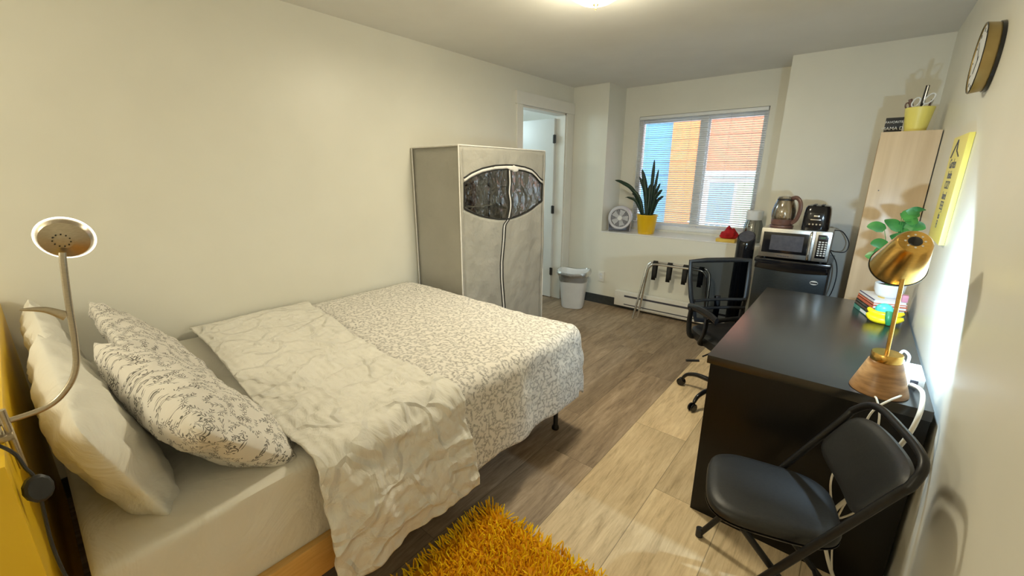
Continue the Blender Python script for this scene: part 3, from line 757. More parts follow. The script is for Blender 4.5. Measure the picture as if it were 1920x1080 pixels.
# baseboard heater
ht = thing('baseboard_heater', 'white electric baseboard heater under the window', 'heater', (-1.4, YF-.04, 0))
obj('heater_casing', box((-2.0, YF-.07, .045), (-.62, YF-.012, .215), .008), 'trim', ht)
obj('upper_slot', box((-1.88, YF-.0725, .158), (-.66, YF-.069, .178), .001), 'dark_grille', ht, 'dark air slot'); obj('lower_slot', box((-1.88, YF-.0725, .066), (-.66, YF-.069, .076), .001), 'dark_grille', ht, 'dark air slot')
# luggage rack, folded
lr = thing('luggage_rack', 'folded chrome luggage rack with black straps leaning by the heater', 'luggage rack', (-1.3, 4.1, 0))
def uframe(x0, x1, ytop, ybot, h, r=.0115):
    rc = .07; pts = []
    def P(x, z): return (x, ybot+(ytop-ybot)*z/h, z)
    pts = [P(x0-.03, 0.008), P(x0+.0, h*.5), P(x0+.02, h-rc*1.2), P(x0+.045, h-rc*.35), P(x0+.10, h), P((x0+x1)/2, h), P(x1-.10, h), P(x1-.045, h-rc*.35), P(x1-.02, h-rc*1.2), P(x1, h*.5), P(x1+.03, .008)]
    return tube(pts, r, 12, 6)
obj('rack_frame', uframe(-1.64, -.97, 4.20, 4.05, .615), 'chrome', lr); obj('rack_frame', uframe(-1.615, -.995, 4.165, 4.12, .60), 'chrome', lr)
obj('lower_bar', tube([(-1.63, 4.10, .10), (-.98, 4.10, .10)], .008, 10), 'chrome', lr)
for x in (-1.53, -1.38, -1.225, -1.075):
    bm = bmesh.new(); P = [(4.176, .43), (4.160, .50), (4.165, .612), (4.185, .632), (4.208, .628), (4.214, .60), (4.192, .45)]
    A = [bm.verts.new((x-.021-.006*(i == 0), a, b)) for i, (a, b) in enumerate(P)]; B = [bm.verts.new((x+.021-.006*(i == 0), a, b)) for i, (a, b) in enumerate(P)]
    for k in range(len(P)-1): bm.faces.new((A[k], B[k], B[k+1], A[k+1]))
    solid(obj('strap', bm, 'piping_black', lr, 'black webbing strap'), .003, 0)
# tower fan
tf = thing('tower_fan', 'black tower fan with slanted oval top beside the fridge', 'fan', (-.70, 4.0, 0))
def oval(rx, ry, z, sl=0, n=36): return [V((math.cos(t)*rx, math.sin(t)*ry, z+sl*math.sin(t))) for t in [2*PI*k/n for k in range(n)]]
bm = loft([oval(.085, .085, .05), oval(.075, .075, .10), oval(.070, .072, .9, .0), oval(.071, .073, .965, .035), oval(.066, .068, .985, .04), oval(.055, .057, .984, .04), oval(.01, .01, .983, .0)], XF((-.70, 4.0, 0)))
obj('fan_body', bm, 'gloss_black', tf)
obj('fan_base', lathe([(0, 0), (.105, 0), (.11, .012), (.10, .03), (.05, .055), (0, .055)], 40, XF((-.70, 4.0, 0))), 'gloss_black', tf)
obj('control_disc', loft([oval(.058, .060, .9865, .04), oval(.052, .054, .9895, .04), oval(.01, .01, .9895, .0)], XF((-.70, 4.0, 0))), 'grey_plastic', tf, 'dark control panel') .data.materials[0] = M['dark_grille']

# sill things
fn = thing('box_fan', 'small pale grey desk fan at the left end of the window sill', 'fan', (-2.08, 4.50, ZS))
fm = XF((-2.095, 4.48, ZS), math.radians(22), scale=1.13)
def fanprof(s, y):
    pts = []
    r = .115*s
    for k in range(25):
        a = -PI*.12+(PI*1.24)*k/24
        pts.append(V((math.cos(a)*r, y, .135+math.sin(a)*r*1.0)))
    pts += [V((-.105*s, y, .004)), V((.105*s, y, .004))]
    return pts
bm = bmesh.new(); R = [[bm.verts.new(p) for p in q] for q in (fanprof(1, .07), fanprof(1.02, .05), fanprof(1.02, -.035), fanprof(.97, -.05))]
for A, B in zip(R, R[1:]):
    for k in range(len(A)): bm.faces.new((A[k], A[(k+1) % len(A)], B[(k+1) % len(A)], B[k]))
bm.faces.new(R[0]); 
bmesh.ops.transform(bm, matrix=fm, verts=bm.verts); obj('fan_housing', bm, 'grey_plastic', fn)
fc_ = fm @ axis_mat((0, -.052, .135), (0, -1, 0))
obj('rim', lathe([(.088, -.004), (.090, .006), (.105, .008), (.113, .0), (.113, -.006)], 40, fc_), 'grey_plastic', fn)
obj('backing', lathe([(0, -.012), (.09, -.012)], 40, fc_), 'dark_grille', fn)
bm = bmesh.new()
for k in range(10):
    r = .03+k*.006; add_tube(bm, [fc_ @ V((math.cos(a*PI/18)*r, math.sin(a*PI/18)*r, .004)) for a in range(36)], .0009, 4, closed=True)
for k in range(28):
    a = k*2*PI/28; add_tube(bm, [fc_ @ V((math.cos(a)*.025, math.sin(a)*.025, .004)), fc_ @ V((math.cos(a+.5)*.09, math.sin(a+.5)*.09, .003))], .0013, 4)
obj('grille', bm, 'grey_plastic', fn)
bm = bmesh.new()
for k in range(5):
    a = k*2*PI/5; b = bmesh.new()
    vs = [b.verts.new(p) for p in ((.02, -.012, -.006), (.078, -.030, -.008), (.080, .024, -.001), (.02, .014, -.001))]; b.faces.new(vs)
    bmesh.ops.transform(b, matrix=fc_ @ Matrix.Rotation(a, 4, 'Z'), verts=b.verts); join(bm, b)
obj('blades', bm, 'white_plastic', fn); obj('hub', lathe([(0, .012), (.02, .010), (.025, .004), (.025, -.004)], 24, fc_), 'white_plastic', fn)

def leaf_strip(bm, pts, w, fold=.25, n=6, side=None):
    P = smooth_path(pts, n); N = len(P); A = []
    for i, p in enumerate(P):
        t = i/(N-1); tg = (P[min(i+1, N-1)]-P[max(i-1, 0)]).normalized()
        s = V(side) if side is not None else tg.cross(V((0, -1, .2)))
        s = (s-tg*s.dot(tg)).normalized(); up = tg.cross(s)
        ww = w*(min(1, .45+t*2.2))*(1-max(0, (t-.45)/.55)**2.2)+.0006
        A.append([bm.verts.new(p-s*ww+up*ww*fold), bm.verts.new(p), bm.verts.new(p+s*ww+up*ww*fold)])
    for a, b in zip(A, A[1:]):
        bm.faces.new((a[0], a[1], b[1], b[0])); bm.faces.new((a[1], a[2], b[2], b[1]))
sp = thing('snake_plant', 'dark snake plant in a bright yellow pot on the window sill', 'potted plant', (-1.74, 4.47, ZS))
pc = V((-1.775, 4.47, ZS))
obj('pot', lathe([(0, .001), (.082, .001), (.086, .012), (.085, .018), (.088, .022), (.108, .19), (.112, .192), (.113, .208), (.106, .208), (.098, .17), (0, .17)], 40, XF(pc)), 'pot_yellow', sp)
obj('soil', lathe([(0, .192), (.103, .190)], 30, XF(pc)), 'soil', sp)
# leaf tips given as (x, z) in the plane of the pot
tips = [((-.035, .0), (-.40, .47), -.02, .017), ((-.015, .01), (-.105, .62), .0, .020), ((.0, -.02), (.005, .42), .01, .021), ((.02, .0), (.03, .74), -.01, .015), ((-.03, -.02), (-.20, .36), -.04, .016),
        ((.03, -.01), (.155, .36), -.03, .015), ((.04, .01), (.15, .27), .02, .013), ((-.045, .02), (-.22, .29), .03, .014), ((-.02, .03), (-.15, .52), .03, .015), ((.012, .02), (.055, .50), .03, .014), ((-.05, -.01), (-.24, .24), -.06, .012), ((.02, .03), (.10, .44), .0, .012), ((-.005, -.03), (-.06, .50), -.01, .016), ((.03, .02), (.065, .62), .02, .011)]
for (bx, by), (tx, tz), ty, w_ in tips:
    b = pc+V((bx, by, .18)); t = pc+V((tx, ty+by, .19+tz*.80))
    mid = b+(t-b)*.5+V((-(tx-bx)*.12, 0, .03+abs(tx)*.12)); q = b+(t-b)*.8+V((-(tx)*.03, 0, .015+abs(tx)*.1))
    bm = bmesh.new(); leaf_strip(bm, [b, mid, q, t], w_*1.15, side=(1, .1, -(tx-bx)*.9))
    solid(obj('leaf', bm, 'snake_leaf', sp), .002, 0)

bt = obj('yellow_tray', box((-1.03, 4.37, ZS), (-.86, 4.56, ZS+.03), .004), 'yellow_box', None, 'shallow yellow tray at the right end of the window sill', 'tray')
bm = bmesh.new(); bmesh.ops.create_icosphere(bm, subdivisions=4, radius=1)
for v in bm.verts:
    c = v.co.copy(); k = 1+.22*noise.noise(c*2.2)+.1*noise.noise(c*6)
    v.co = V((-.935+c.x*.078*k, 4.455+c.y*.06*k, ZS+.031+max(0, (c.z+.55))*.055*(1.3-.5*abs(c.x))*k))
obj('red_cloth', bm, 'red_cloth', None, 'crumpled red cloth lying on the yellow tray', 'cloth')
jr = thing('glass_canister', 'clear jar with a white lid between the red cloth and the microwave', 'jar', (-.76, 4.55, ZS))
jp = (-.755, 4.55, ZS)
obj('jar_body', lathe([(0, .002), (.072, .002), (.082, .01), (.085, .03), (.08, .16), (.068, .20), (.066, .215), (.064, .215), (.066, .2), (.077, .16), (.082, .03), (.07, .006), (0, .005)], 36, XF(jp)), 'jar_glass', jr)
obj('jar_lid', lathe([(.0, .30), (.066, .30), (.072, .295), (.073, .222), (.070, .215), (0, .216)], 36, XF(jp)), 'white_plastic', jr)
obj('inner_insert', lathe([(.0, .215), (.03, .21), (.018, .17), (.022, .06), (.034, .03), (0, .03)], 24, XF(jp)), 'grey_plastic', jr)

# ================================================================== FRIDGE, MICROWAVE, KETTLE, TOASTER
fg = thing('mini_fridge', 'dark steel mini fridge with black top between the tower fan and bookcase', 'fridge', (-.335, 4.05, 0))
obj('fridge_body', box((-.575, 3.85, .02), (-.095, 4.32, .822), .008), 'black_plastic', fg)
obj('fridge_top', box((-.585, 3.785, .822), (-.085, 4.325, .852), .010), 'gloss_black', fg)
obj('fridge_door', box((-.575, 3.79, .03), (-.095, 3.847, .795), .010), 'dark_stainless', fg, 'dark steel door')
A = [(-.575+k*.48/24, .795-.018-.014*math.sin(k/24*PI)) for k in range(25)]
bm = bmesh.new(); va = []; 
for x, z in A: va.append((bm.verts.new((x, 3.782, z)), bm.verts.new((x, 3.782, .823)), bm.verts.new((x, 3.80, .823))))
for a, b in zip(va, va[1:]): bm.faces.new((a[0], b[0], b[1], a[1])); bm.faces.new((a[1], b[1], b[2], a[2]))
solid(obj('door_grip', bm, 'gloss_black', fg), .003, 0)
o = obj('badge', lathe([(0, .003), (.024, .003), (.026, 0)], 28, axis_mat((-.168, 3.7895, .705), (0, -1, 0)) @ Matrix.Diagonal((1, .62, 1, 1))), 'white_plastic', fg, 'small oval badge')
obj('badge_band', box((-.190, 3.7855, .699), (-.146, 3.7875, .711)), 'black_plastic', o)
for x in (-.54, -.13):
    for y in (3.9, 4.28): obj('foot', lathe([(0, 0), (.015, 0), (.015, .021), (0, .021)], 12, XF((x, y, 0))), 'black_plastic', fg)

mw = thing('microwave', 'stainless microwave with black window standing on the mini fridge', 'microwave', (-.335, 3.98, .852))
mx0, mx1, my, mz0, mz1 = -.565, -.115, 3.80, .866, 1.092
obj('microwave_body', box((mx0, my+.012, mz0), (mx1, my+.34, mz1), .005), 'stainless', mw)
obj('microwave_door', box((mx0, my-.006, mz0+.002), (mx1-.100, my+.011, mz1-.002), .004), 'stainless', mw)
obj('door_glass', box((mx0+.018, my-.0085, mz0+.038), (mx1-.135, my-.0055, mz1-.028), .002), 'gloss_black', mw, 'black glass window'); 
obj('inner_window', box((mx0+.07, my-.0095, mz0+.060), (mx1-.165, my-.0080, mz1-.048), .001), 'dark_grille', mw)
obj('door_handle', tube([(mx1-.122, my-.006, mz0+.012), (mx1-.122, my-.03, mz0+.025), (mx1-.122, my-.032, (mz0+mz1)/2), (mx1-.122, my-.03, mz1-.025), (mx1-.122, my-.006, mz1-.012)], .0085, 12, 5), 'chrome', mw)
obj('control_panel', box((mx1-.098, my-.006, mz0+.002), (mx1, my+.011, mz1-.002), .004), 'stainless', mw)
kp = obj('keypad', box((mx1-.082, my-.0085, mz0+.028), (mx1-.018, my-.0055, mz1-.024), .002), 'gloss_black', mw, 'black keypad')
obj('display', box((mx1-.075, my-.0095, mz1-.055), (mx1-.025, my-.008, mz1-.034)), 'dark_grille', kp)
obj('clock_digits', text_bm('5:19', .014, Matrix.Translation((mx1-.050, my-.0102, mz1-.0445)) @ Matrix.Rotation(PI/2, 4, 'X')), 'display', kp, 'green clock digits')
bm = bmesh.new()
for r_ in range(7):
    for c_ in range(3):
        x = mx1-.072+c_*.019; z = mz1-.072-r_*.0165
        add_box(bm, (x, my-.0095, z-.009), (x+.013, my-.008, z), .001)
obj('keys', bm, 'white_plastic', kp, 'rows of small white keys')
bm = bmesh.new()
for k in range(8): add_box(bm, (-.435+k*.010, my-.0075, mz0+.014), (-.429+k*.010+(k % 3)*.001, my-.0058, mz0+.021))
obj('brand_lettering', bm, 'dark_grille', mw, 'tiny dark lettering under the door window')
for x in (mx0+.04, mx1-.04):
    for y in (my+.05, my+.30): obj('foot', lathe([(0, .852), (.012, .852), (.012, .867), (0, .867)], 12, XF((x, y, 0))), 'black_plastic', mw)
obj('power_cord', tube([(mx1+.0, 3.98, 1.09), (mx1+.05, 4.0, 1.08), (mx1+.10, 4.02, 1.0), (mx1+.09, 4.02, .93), (mx1+.03, 4.0, .925), (mx1-.0, 3.99, .93), (mx1+.05, 3.97, .85), (mx1+.07, 3.93, .75), (mx1+.06, 3.92, .62), (mx1+.02, 3.94, .5)], .0035, 8, 6), 'black_cord', mw, 'black cord')

kt = thing('glass_kettle', 'glass electric kettle with brown handle on the microwave', 'kettle', (-.455, 3.93, mz1))
kx = XF((-.455, 3.93, mz1))
obj('power_base', lathe([(0, 0), (.078, 0), (.082, .006), (.080, .018), (.0, .020)], 36, kx), 'rust_brown', kt)
obj('kettle_base', lathe([(0, .021), (.072, .021), (.076, .03), (.078, .062), (.074, .066), (0, .064)], 36, kx), 'rust_brown', kt)
obj('kettle_glass', lathe([(.076, .064), (.083, .09), (.082, .13), (.07, .18), (.056, .215), (.054, .215), (.067, .18), (.079, .13), (.080, .09), (.073, .066)], 36, kx), 'kettle_glass', kt)
obj('lid', lathe([(.056, .212), (.058, .222), (.05, .235), (.02, .242), (0, .243)], 36, kx), 'kettle_glass', kt)
obj('collar', lathe([(.055, .208), (.0575, .210), (.0575, .218), (.054, .220)], 36, kx), 'black_plastic', kt)
hp = [(.045, 0, .225), (.085, 0, .232), (.118, 0, .20), (.125, 0, .14), (.108, 0, .07), (.075, 0, .04)]
bm = tube(hp, .0125, 12, 6, sx=.75, sy=1.25); bmesh.ops.transform(bm, matrix=kx @ XF(rz=-.5), verts=bm.verts); obj('handle', bm, 'rust_brown', kt)
ts = thing('toaster', 'glossy black toaster on the right of the microwave top', 'toaster', (-.235, 3.95, mz1))
rr = lambda s, z, sh=0: [p+V((0, 0, 0)) for p in rrect(.088*s, .10*s, z, 40, 4.5)]
obj('toaster_body', loft([rr(.97, .001), rr(1, .012), rr(.96, .12), rr(.90, .160), rr(.80, .178), rr(.6, .184), rr(.05, .185)], XF((-.235, 3.95, mz1))), 'gloss_black', ts)
bm = bmesh.new(); 
for x in (-.26, -.21): add_box(bm, (x-.010, 3.88, mz1+.1835), (x+.010, 4.02, mz1+.1875), .001)
obj('slots', bm, 'black_plastic', ts)
obj('lever', box((-.250, 3.835, mz1+.10), (-.215, 3.86, mz1+.112), .002), 'chrome', ts)
bm = bmesh.new()
for k in range(4): add_lathe(bm, [(0, .003), (.006, .003), (.006, 0)], 12, axis_mat((-.270+k*.022, 3.8505, mz1+.045), (0, -1, 0)))
obj('control_buttons', bm, 'chrome', ts)
obj('shiny_band', box((-.268, 3.8485, mz1+.075), (-.205, 3.856, mz1+.082), .001), 'chrome', ts)

# ================================================================== BOOKCASE + top things
bk = thing('bookcase', 'tall birch bookcase standing side-on against the right wall', 'bookcase', (.17, 3.95, 0))
SY, SZ, SX = 3.64, 1.757, .026
obj('side_panel', box((SX, SY, 0), (XR-.006, SY+.018, SZ), .001), 'bookcase', bk); obj('side_panel', box((SX, SY+.66, 0), (XR-.006, SY+.678, SZ), .001), 'bookcase', bk)
obj('back_panel', box((XR-.010, SY+.018, 0), (XR-.004, SY+.66, SZ)), 'bookcase', bk)
for z in (.06, .42, .76, 1.10, 1.44, SZ-.018): obj('shelf', box((SX+.002, SY+.018, z), (XR-.010, SY+.66, z+.018), .001), 'bookcase', bk)
bm = bmesh.new(); add_lathe(bm, [(0, .0008), (.0035, .0008), (.0035, 0)], 10, axis_mat((.077, SY, 1.399), (0, -1, 0)))
obj('dowel_plug', bm, 'dark_grille', bk)
cp = thing('utensil_pot', 'pale yellow cone pot holding scissors and tools on top of the bookcase', 'pot', (.185, 3.74, SZ))
cx_ = XF((.185, 3.74, SZ))
obj('pot_body', lathe([(0, 0), (.050, 0), (.053, .01), (.052, .016), (.054, .02), (.070, .135), (.0715, .14), (.069, .142), (.066, .135), (.05, .02), (0, .015)], 36, cx_), 'pale_yellow', cp)
def ring(c, rx, rz, tilt, r=.0035, n=20):
    return [V(c)+V((math.cos(t)*rx*math.cos(tilt)-math.sin(t)*rz*math.sin(tilt), 0, math.cos(t)*rx*math.sin(tilt)+math.sin(t)*rz*math.cos(tilt))) for t in [2*PI*k/n for k in range(n)]]
sc_ = thing('scissors', 'white handled scissors standing in the pale yellow pot', 'scissors', (.185, 3.72, SZ+.02))
bm = bmesh.new(); add_tube(bm, ring((.158, 3.70, SZ+.170), .016, .027, -.35), .004, 8, closed=True); add_tube(bm, ring((.215, 3.70, SZ+.185), .017, .032, -.6), .004, 8, closed=True)
add_tube(bm, [(.166, 3.70, SZ+.145), (.184, 3.705, SZ+.12)], .004, 8); add_tube(bm, [(.198, 3.70, SZ+.158), (.184, 3.705, SZ+.12)], .004, 8)
obj('handles', bm, 'white_plastic', sc_); 
bm = tube([(.184, 3.705, SZ+.125), (.18, 3.73, SZ+.03)], [.007, .001], 6); add_tube(bm, [(.186, 3.705, SZ+.125), (.19, 3.732, SZ+.03)], [.007, .001], 6); obj('blades', bm, 'chrome', sc_)
s2 = thing('scissors', 'brown handled scissors at the left side of the pale yellow pot', 'scissors', (.15, 3.76, SZ+.02))
bm = bmesh.new(); add_tube(bm, ring((.124, 3.75, SZ+.158), .010, .018, .25), .004, 8, closed=True); add_tube(bm, [(.130, 3.745, SZ+.195), (.150, 3.745, SZ+.13)], .010, 8)
obj('handles', bm, 'rust_brown', s2); obj('blades', tube([(.148, 3.745, SZ+.135), (.175, 3.75, SZ+.03)], [.007, .001], 6), 'chrome', s2)
pn = thing('marker_pen', 'thick dark marker pen sticking up tallest from the pale yellow pot', 'pen', (.19, 3.76, SZ+.02))
obj('barrel', tube([(.185, 3.755, SZ+.03), (.197, 3.77, SZ+.27)], .0095, 12), 'black_plastic', pn); obj('cap_stripe', tube([(.1945, 3.757, SZ+.17), (.1985, 3.7615, SZ+.268)], .0035, 8), 'chrome', pn)
p2 = thing('marker_pen', 'short brown pen leaning right in the pale yellow pot', 'pen', (.21, 3.75, SZ+.02)); obj('barrel', tube([(.20, 3.74, SZ+.03), (.232, 3.745, SZ+.185)], .007, 10), 'rust_brown', p2)
obj('clip', tube([(.2285, 3.737, SZ+.150), (.2345, 3.738, SZ+.187)], .0025, 6), 'chrome', p2)
bs = thing('block_sign', 'small black block sign with white lettering on top of the bookcase', 'sign', (.08, 3.76, SZ))
obj('block', box((.036, 3.735, SZ), (.122, 3.765, SZ+.092), .002), 'black_plastic', bs)
obj('lettering', text_bm('FAVORITE', .019, Matrix.Translation((.079, 3.7345, SZ+.064)) @ Matrix.Rotation(PI/2, 4, 'X')), 'white_plastic', bs, 'small white lettering')
obj('lettering', text_bm('MAMA DJ', .027, Matrix.Translation((.079, 3.7345, SZ+.026)) @ Matrix.Rotation(PI/2, 4, 'X')), 'white_plastic', bs, 'large white lettering')

# clock + poster on the right wall
ck = thing('wall_clock', 'round clock with a gold rim on the right wall', 'clock', (XR, 2.60, 1.945))
km = axis_mat((XR, 2.60, 1.945), (-1, 0, 0))
M['clock_gold'] = noisy('aged_gold', (.36, .27, .11), (.44, .33, .14), 9, .35, metal=.6)
obj('clock_case', lathe([(0, .001), (.118, .001), (.120, .004), (.128, .048), (.1275, .050), (.122, .050), (.120, .040), (0, .038)], 56, km), 'clock_gold', ck)
obj('back_ring', lathe([(.1215, .0005), (.126, .0005), (.1255, .012), (.121, .012)], 56, km), 'gloss_black', ck, 'black ring at the wall')
obj('dial', lathe([(0, .0465), (.1215, .0465)], 48, km), 'white_plastic', ck)
bm = lathe([(.1215, .0465), (.1235, .0515), (.127, .0515), (.1285, .049)], 56, km); obj('bezel', bm, 'gloss_black', ck)
bm = bmesh.new()
for k in range(12):
    a = k*PI/6; add_box(bm, (-.002, .096, .0467), (.002, .110, .0480), mat=km @ Matrix.Rotation(a, 4, 'Z'))
obj('hour_marks', bm, 'black_plastic', ck)
bm = bmesh.new(); add_box(bm, (-.003, -.01, .0472), (.003, .06, .048), mat=km @ Matrix.Rotation(2.5, 4, 'Z')); add_box(bm, (-.002, -.01, .0482), (.002, .09, .049), mat=km @ Matrix.Rotation(.7, 4, 'Z'))
obj('hands', bm, 'black_plastic', ck)
ps = thing('poster', 'yellow canvas poster with dark lettering on the right wall', 'poster', (XR, 2.73, 1.43))
py0, py1, pz0, pz1 = 2.545, 2.93, 1.205, 1.665
obj('canvas', box((XR-.019, py0, pz0), (XR-.001, py1, pz1), .001), 'pale_yellow', ps)
lines = [('Garden', 1.545, .060), ('Inside', 1.497, .050), ('COZY', 1.452, .050), ('laurel', 1.405, .050), ('EEEJ', 1.36, .055), ('do', 1.315, .045), ('FI', 1.275, .05)]
for s, z, h in lines:
    mt = Matrix.Translation((XR-.0192, 2.765, z)) @ Matrix.Rotation(-PI/2, 4, 'Z') @ Matrix.Rotation(PI/2, 4, 'X')
    obj('lettering', text_bm(s, h, mt, .0006), 'dark_grille', ps, 'dark lettering')
bm = bmesh.new(); st = [(2.87, 1.575), (2.80, 1.625), (2.765, 1.648), (2.74, 1.60), (2.66, 1.575)]
for a, b in zip(st, st[1:]): add_tube(bm, [(XR-.0195, *a), (XR-.0195, *b)], .0028, 6)
obj('star_outline', bm, 'dark_grille', ps)

# ================================================================== DESK
dk = thing('desk', 'black-brown desk with panel ends along the right wall', 'desk', (-.04, 2.45, 0))
dx0, dx1, dy0, dy1, dz = -.384, .296, 1.752, 3.150, .77
obj('desk_top', box((dx0, dy0, dz-.036), (dx1, dy1, dz), .0015), 'desk_top', dk)
obj('end_panel', box((dx0+.014, dy0+.002, .0), (dx1-.002, dy0+.038, dz-.0365), .0015), 'desk', dk)
obj('end_panel', box((dx0+.014, dy1-.038, 0), (dx1-.002, dy1-.002, dz-.0365), .0015), 'desk', dk)
obj('back_panel', box((dx1-.03, dy0+.04, .25), (dx1-.014, dy1-.04, dz-.0365), .0015), 'desk', dk)
obj('pull_out_panel', box((dx0+.03, dy0+.045, dz-.075), (dx1-.035, dy0+.80, dz-.052), .0015), 'desk', dk)
dw = obj('drawer_unit', box((dx0+.020, dy0+.042, .03), (dx1-.04, dy0+.40, dz-.09), .0015), 'desk', dk)
for k in range(3): obj('drawer_front', box((dx0+.006, dy0+.046, .06+k*.205), (dx0+.0195, dy0+.396, .258+k*.205), .0015), 'desk', dw)

# desk lamp
lx = V((.160, 1.825, dz))
lm = thing('desk_lamp', 'brass desk lamp with a wooden cone base on the near end of the desk', 'lamp', lx)
obj('wooden_base', lathe([(0, .0), (.079, .0), (.081, .003), (.080, .008), (.047, .110), (.044, .113), (0, .113)], 48, XF(lx)), 'lamp_wood', lm, 'wooden cone base')
obj('brass_collar', lathe([(0, .113), (.042, .113), (.043, .116), (.043, .139), (.041, .142), (0, .142)], 48, XF(lx)), 'brass', lm)
ptop = V((.148, 1.835, 1.238))
obj('stem', tube([lx+V((-.002, 0, .14)), ptop], .0062, 14), 'brass', lm)
kc = V((.152, 1.78, 1.300)); mc = V((.134, 1.895, 1.200)); axl = (mc-kc).normalized(); Ls = (mc-kc).length
lmt = axis_mat(kc, axl)
sh = bmesh.new(); add_lathe(sh, [(0, .0), (.028, 0), (.040, .003), (.047, .012), (.076, Ls), (.0745, Ls), (.0455, .014), (.038, .006), (0, .004)], 48, lmt)
obj('lamp_shade', sh, 'brass', lm)
obj('shade_rim', lathe([(.0745, Ls-.002), (.0775, Ls-.002), (.0775, Ls+.002), (.0745, Ls+.002)], 48, lmt), 'black_metal', lm)
obj('vent_cap', lathe([(0, -.004), (.012, -.004), (.017, -.001), (.019, .001)], 28, lmt), 'gloss_black', lm)
bm = bmesh.new()
for k in range(8):
    a = k*PI/4; add_lathe(bm, [(0, -.0015), (.0032, -.0015), (.0035, .001)], 10, lmt @ Matrix.Translation((math.cos(a)*.0235, math.sin(a)*.0235, 0)))
obj('cap_studs', bm, 'chrome', lm)
obj('hinge', tube([ptop+V((0, 0, -.01)), ptop+V((-.0, .002, .022))], .0095, 12), 'chrome', lm)
obj('bulb', lathe([(0, .0), (.018, .006), (.022, .018), (.016, .030), (0, .034)], 20, lmt @ Matrix.Translation((0, 0, Ls-.078))), 'bulb_glow', lm, 'lit cool white bulb')
obj('power_cord', tube([(.150, 1.748, .775), (.155, 1.735, .772), (.166, 1.715, .745), (.171, 1.70, .71), (.172, 1.695, .66), (.165, 1.69, .5), (.13, 1.69, .28), (.16, 1.70, .04), (.20, 1.71, .006)], .0032, 8, 6), 'white_cord', lm, 'white cord')
# power strip and its cables
st_ = thing('power_strip', 'white power strip on the desk edge behind the brass lamp', 'power strip', (.262, 2.0, dz))
obj('strip_body', box((.232, 1.93, dz), (.283, 2.085, dz+.036), .004), 'white_plastic', st_)
obj('inlet', box((.245, 1.9285, dz+.010), (.266, 1.931, dz+.026), .001), 'dark_grille', st_)
obj('cable_loop', tube([(.235, 2.10, dz+.03), (.222, 2.12, dz+.05), (.232, 2.135, dz+.062), (.248, 2.12, dz+.05), (.245, 2.09, dz+.03)], .005, 8, 6), 'white_plastic', st_)
obj('thin_cable', tube([(.243, 1.93, dz+.015), (.225, 1.86, dz+.012), (.215, 1.78, dz+.02), (.185, 1.71, dz+.022), (.155, 1.69, dz-.01), (.140, 1.685, dz-.06), (.13, 1.68, .6), (.09, 1.68, .48), (.10, 1.68, .38), (.13, 1.69, .30), (.22, 1.70, .42)], .0034, 8, 6), 'white_cord', st_, 'thin white cable')
obj('thick_cable', tube([(.250, 1.92, dz+.012), (.262, 1.85, dz+.030), (.264, 1.78, dz+.035), (.258, 1.71, dz+.0), (.243, 1.69, dz-.08), (.21, 1.69, .58), (.16, 1.69, .43), (.118, 1.69, .325), (.11, 1.69, .2), (.17, 1.70, .03), (.24, 1.68, .010)], .0068, 10, 6), 'white_cord', st_, 'thick white cable')

# books
bc = V((.185, 2.905, dz)); ang = math.radians(-17.5)
ld = V((.065, -.205, 0)).normalized(); wdir = V((.205, .065, 0)).normalized()
z = dz; corner0 = V((.071, 2.985, 0))
specs = [('green and white', (.01, .26, .20), .024, 0, 'thick book with a green spine, bottom of the stack on the desk'),
         ('dark', (.045, .018, .012), .016, .002, 'dark brown book second from the bottom of the desk stack'),
         ('black', (.012, .012, .014), .014, .004, 'black book in the middle of the desk stack'),
         ('red', (.62, .10, .03), .017, .007, 'orange red book third from the top of the desk stack'),
         ('crimson', (.75, .18, .08), .012, .009, 'bright red book just under the top book of the stack'),
         ('white', (.80, .80, .82), .016, .012, 'white book with navy edge on top of the desk stack')]
for i, (nm, c_, th, off, lab) in enumerate(specs):
    bkm = newmat('book_cover_'+nm.replace(' ', '_'), c_, .35)
    t = NT(bkm); t.base(t.mix(t.math('MULTIPLY', t.noise(t.coord(), 40, 2), .25), c_, (.7, .65, .5)))
    rt = thing('book', lab, 'book', corner0+V((.1, -.1, z)), 'books in the stack on the desk')
    mt = Matrix((wdir, -ld, V((0, 0, 1)))).transposed().to_4x4(); mt.translation = corner0+wdir*off+V((0, 0, z+.0004))
    L_, W_ = .212-(i % 3)*.006, .150-off
    cov = bmesh.new(); add_box(cov, (0, -L_, 0), (W_, 0, .0022), mat=mt); add_box(cov, (0, -L_, th-.0030), (W_, 0, th-.0008), mat=mt); add_box(cov, (0, -L_, 0), (.0025, 0, th-.0008), mat=mt)
    obj('cover', cov, bkm, rt)
    obj('pages', box((.0028, -L_+.003, .0024), (W_-.004, -.003, th-.0032), mat=mt), 'paper', rt)
    if nm == 'white':
        nb = newmat('navy_edge', (.03, .03, .12), .4); tt = NT(nb); tt.base(tt.mix(tt.noise(tt.coord(), 30), (.03, .03, .12), (.05, .05, .16)))
        obj('spine_edge', box((-.0006, -L_, th-.0035), (.004, 0, th-.0004), mat=mt), nb, rt)
        obj('cover_patch', lathe([(0, .0006), (.012, .0006), (.012, 0)], 24, mt @ Matrix.Translation((.052, -.13, th-.0008)) @ Matrix.Diagonal((1, 2.3, 1, 1))), 'yellow_box', rt, 'yellow oval on the cover')
    if nm == 'green and white': obj('spine_label', box((-.0008, -L_+.004, .004), (.0, -L_*.45, th-.005), mat=mt), 'paper', rt)
    z += th
ztop = z
pp = thing('potted_plant', 'leafy green plant in a white bowl pot on the book stack', 'potted plant', (.20, 2.92, ztop))
pc2 = V((.198, 2.915, ztop))
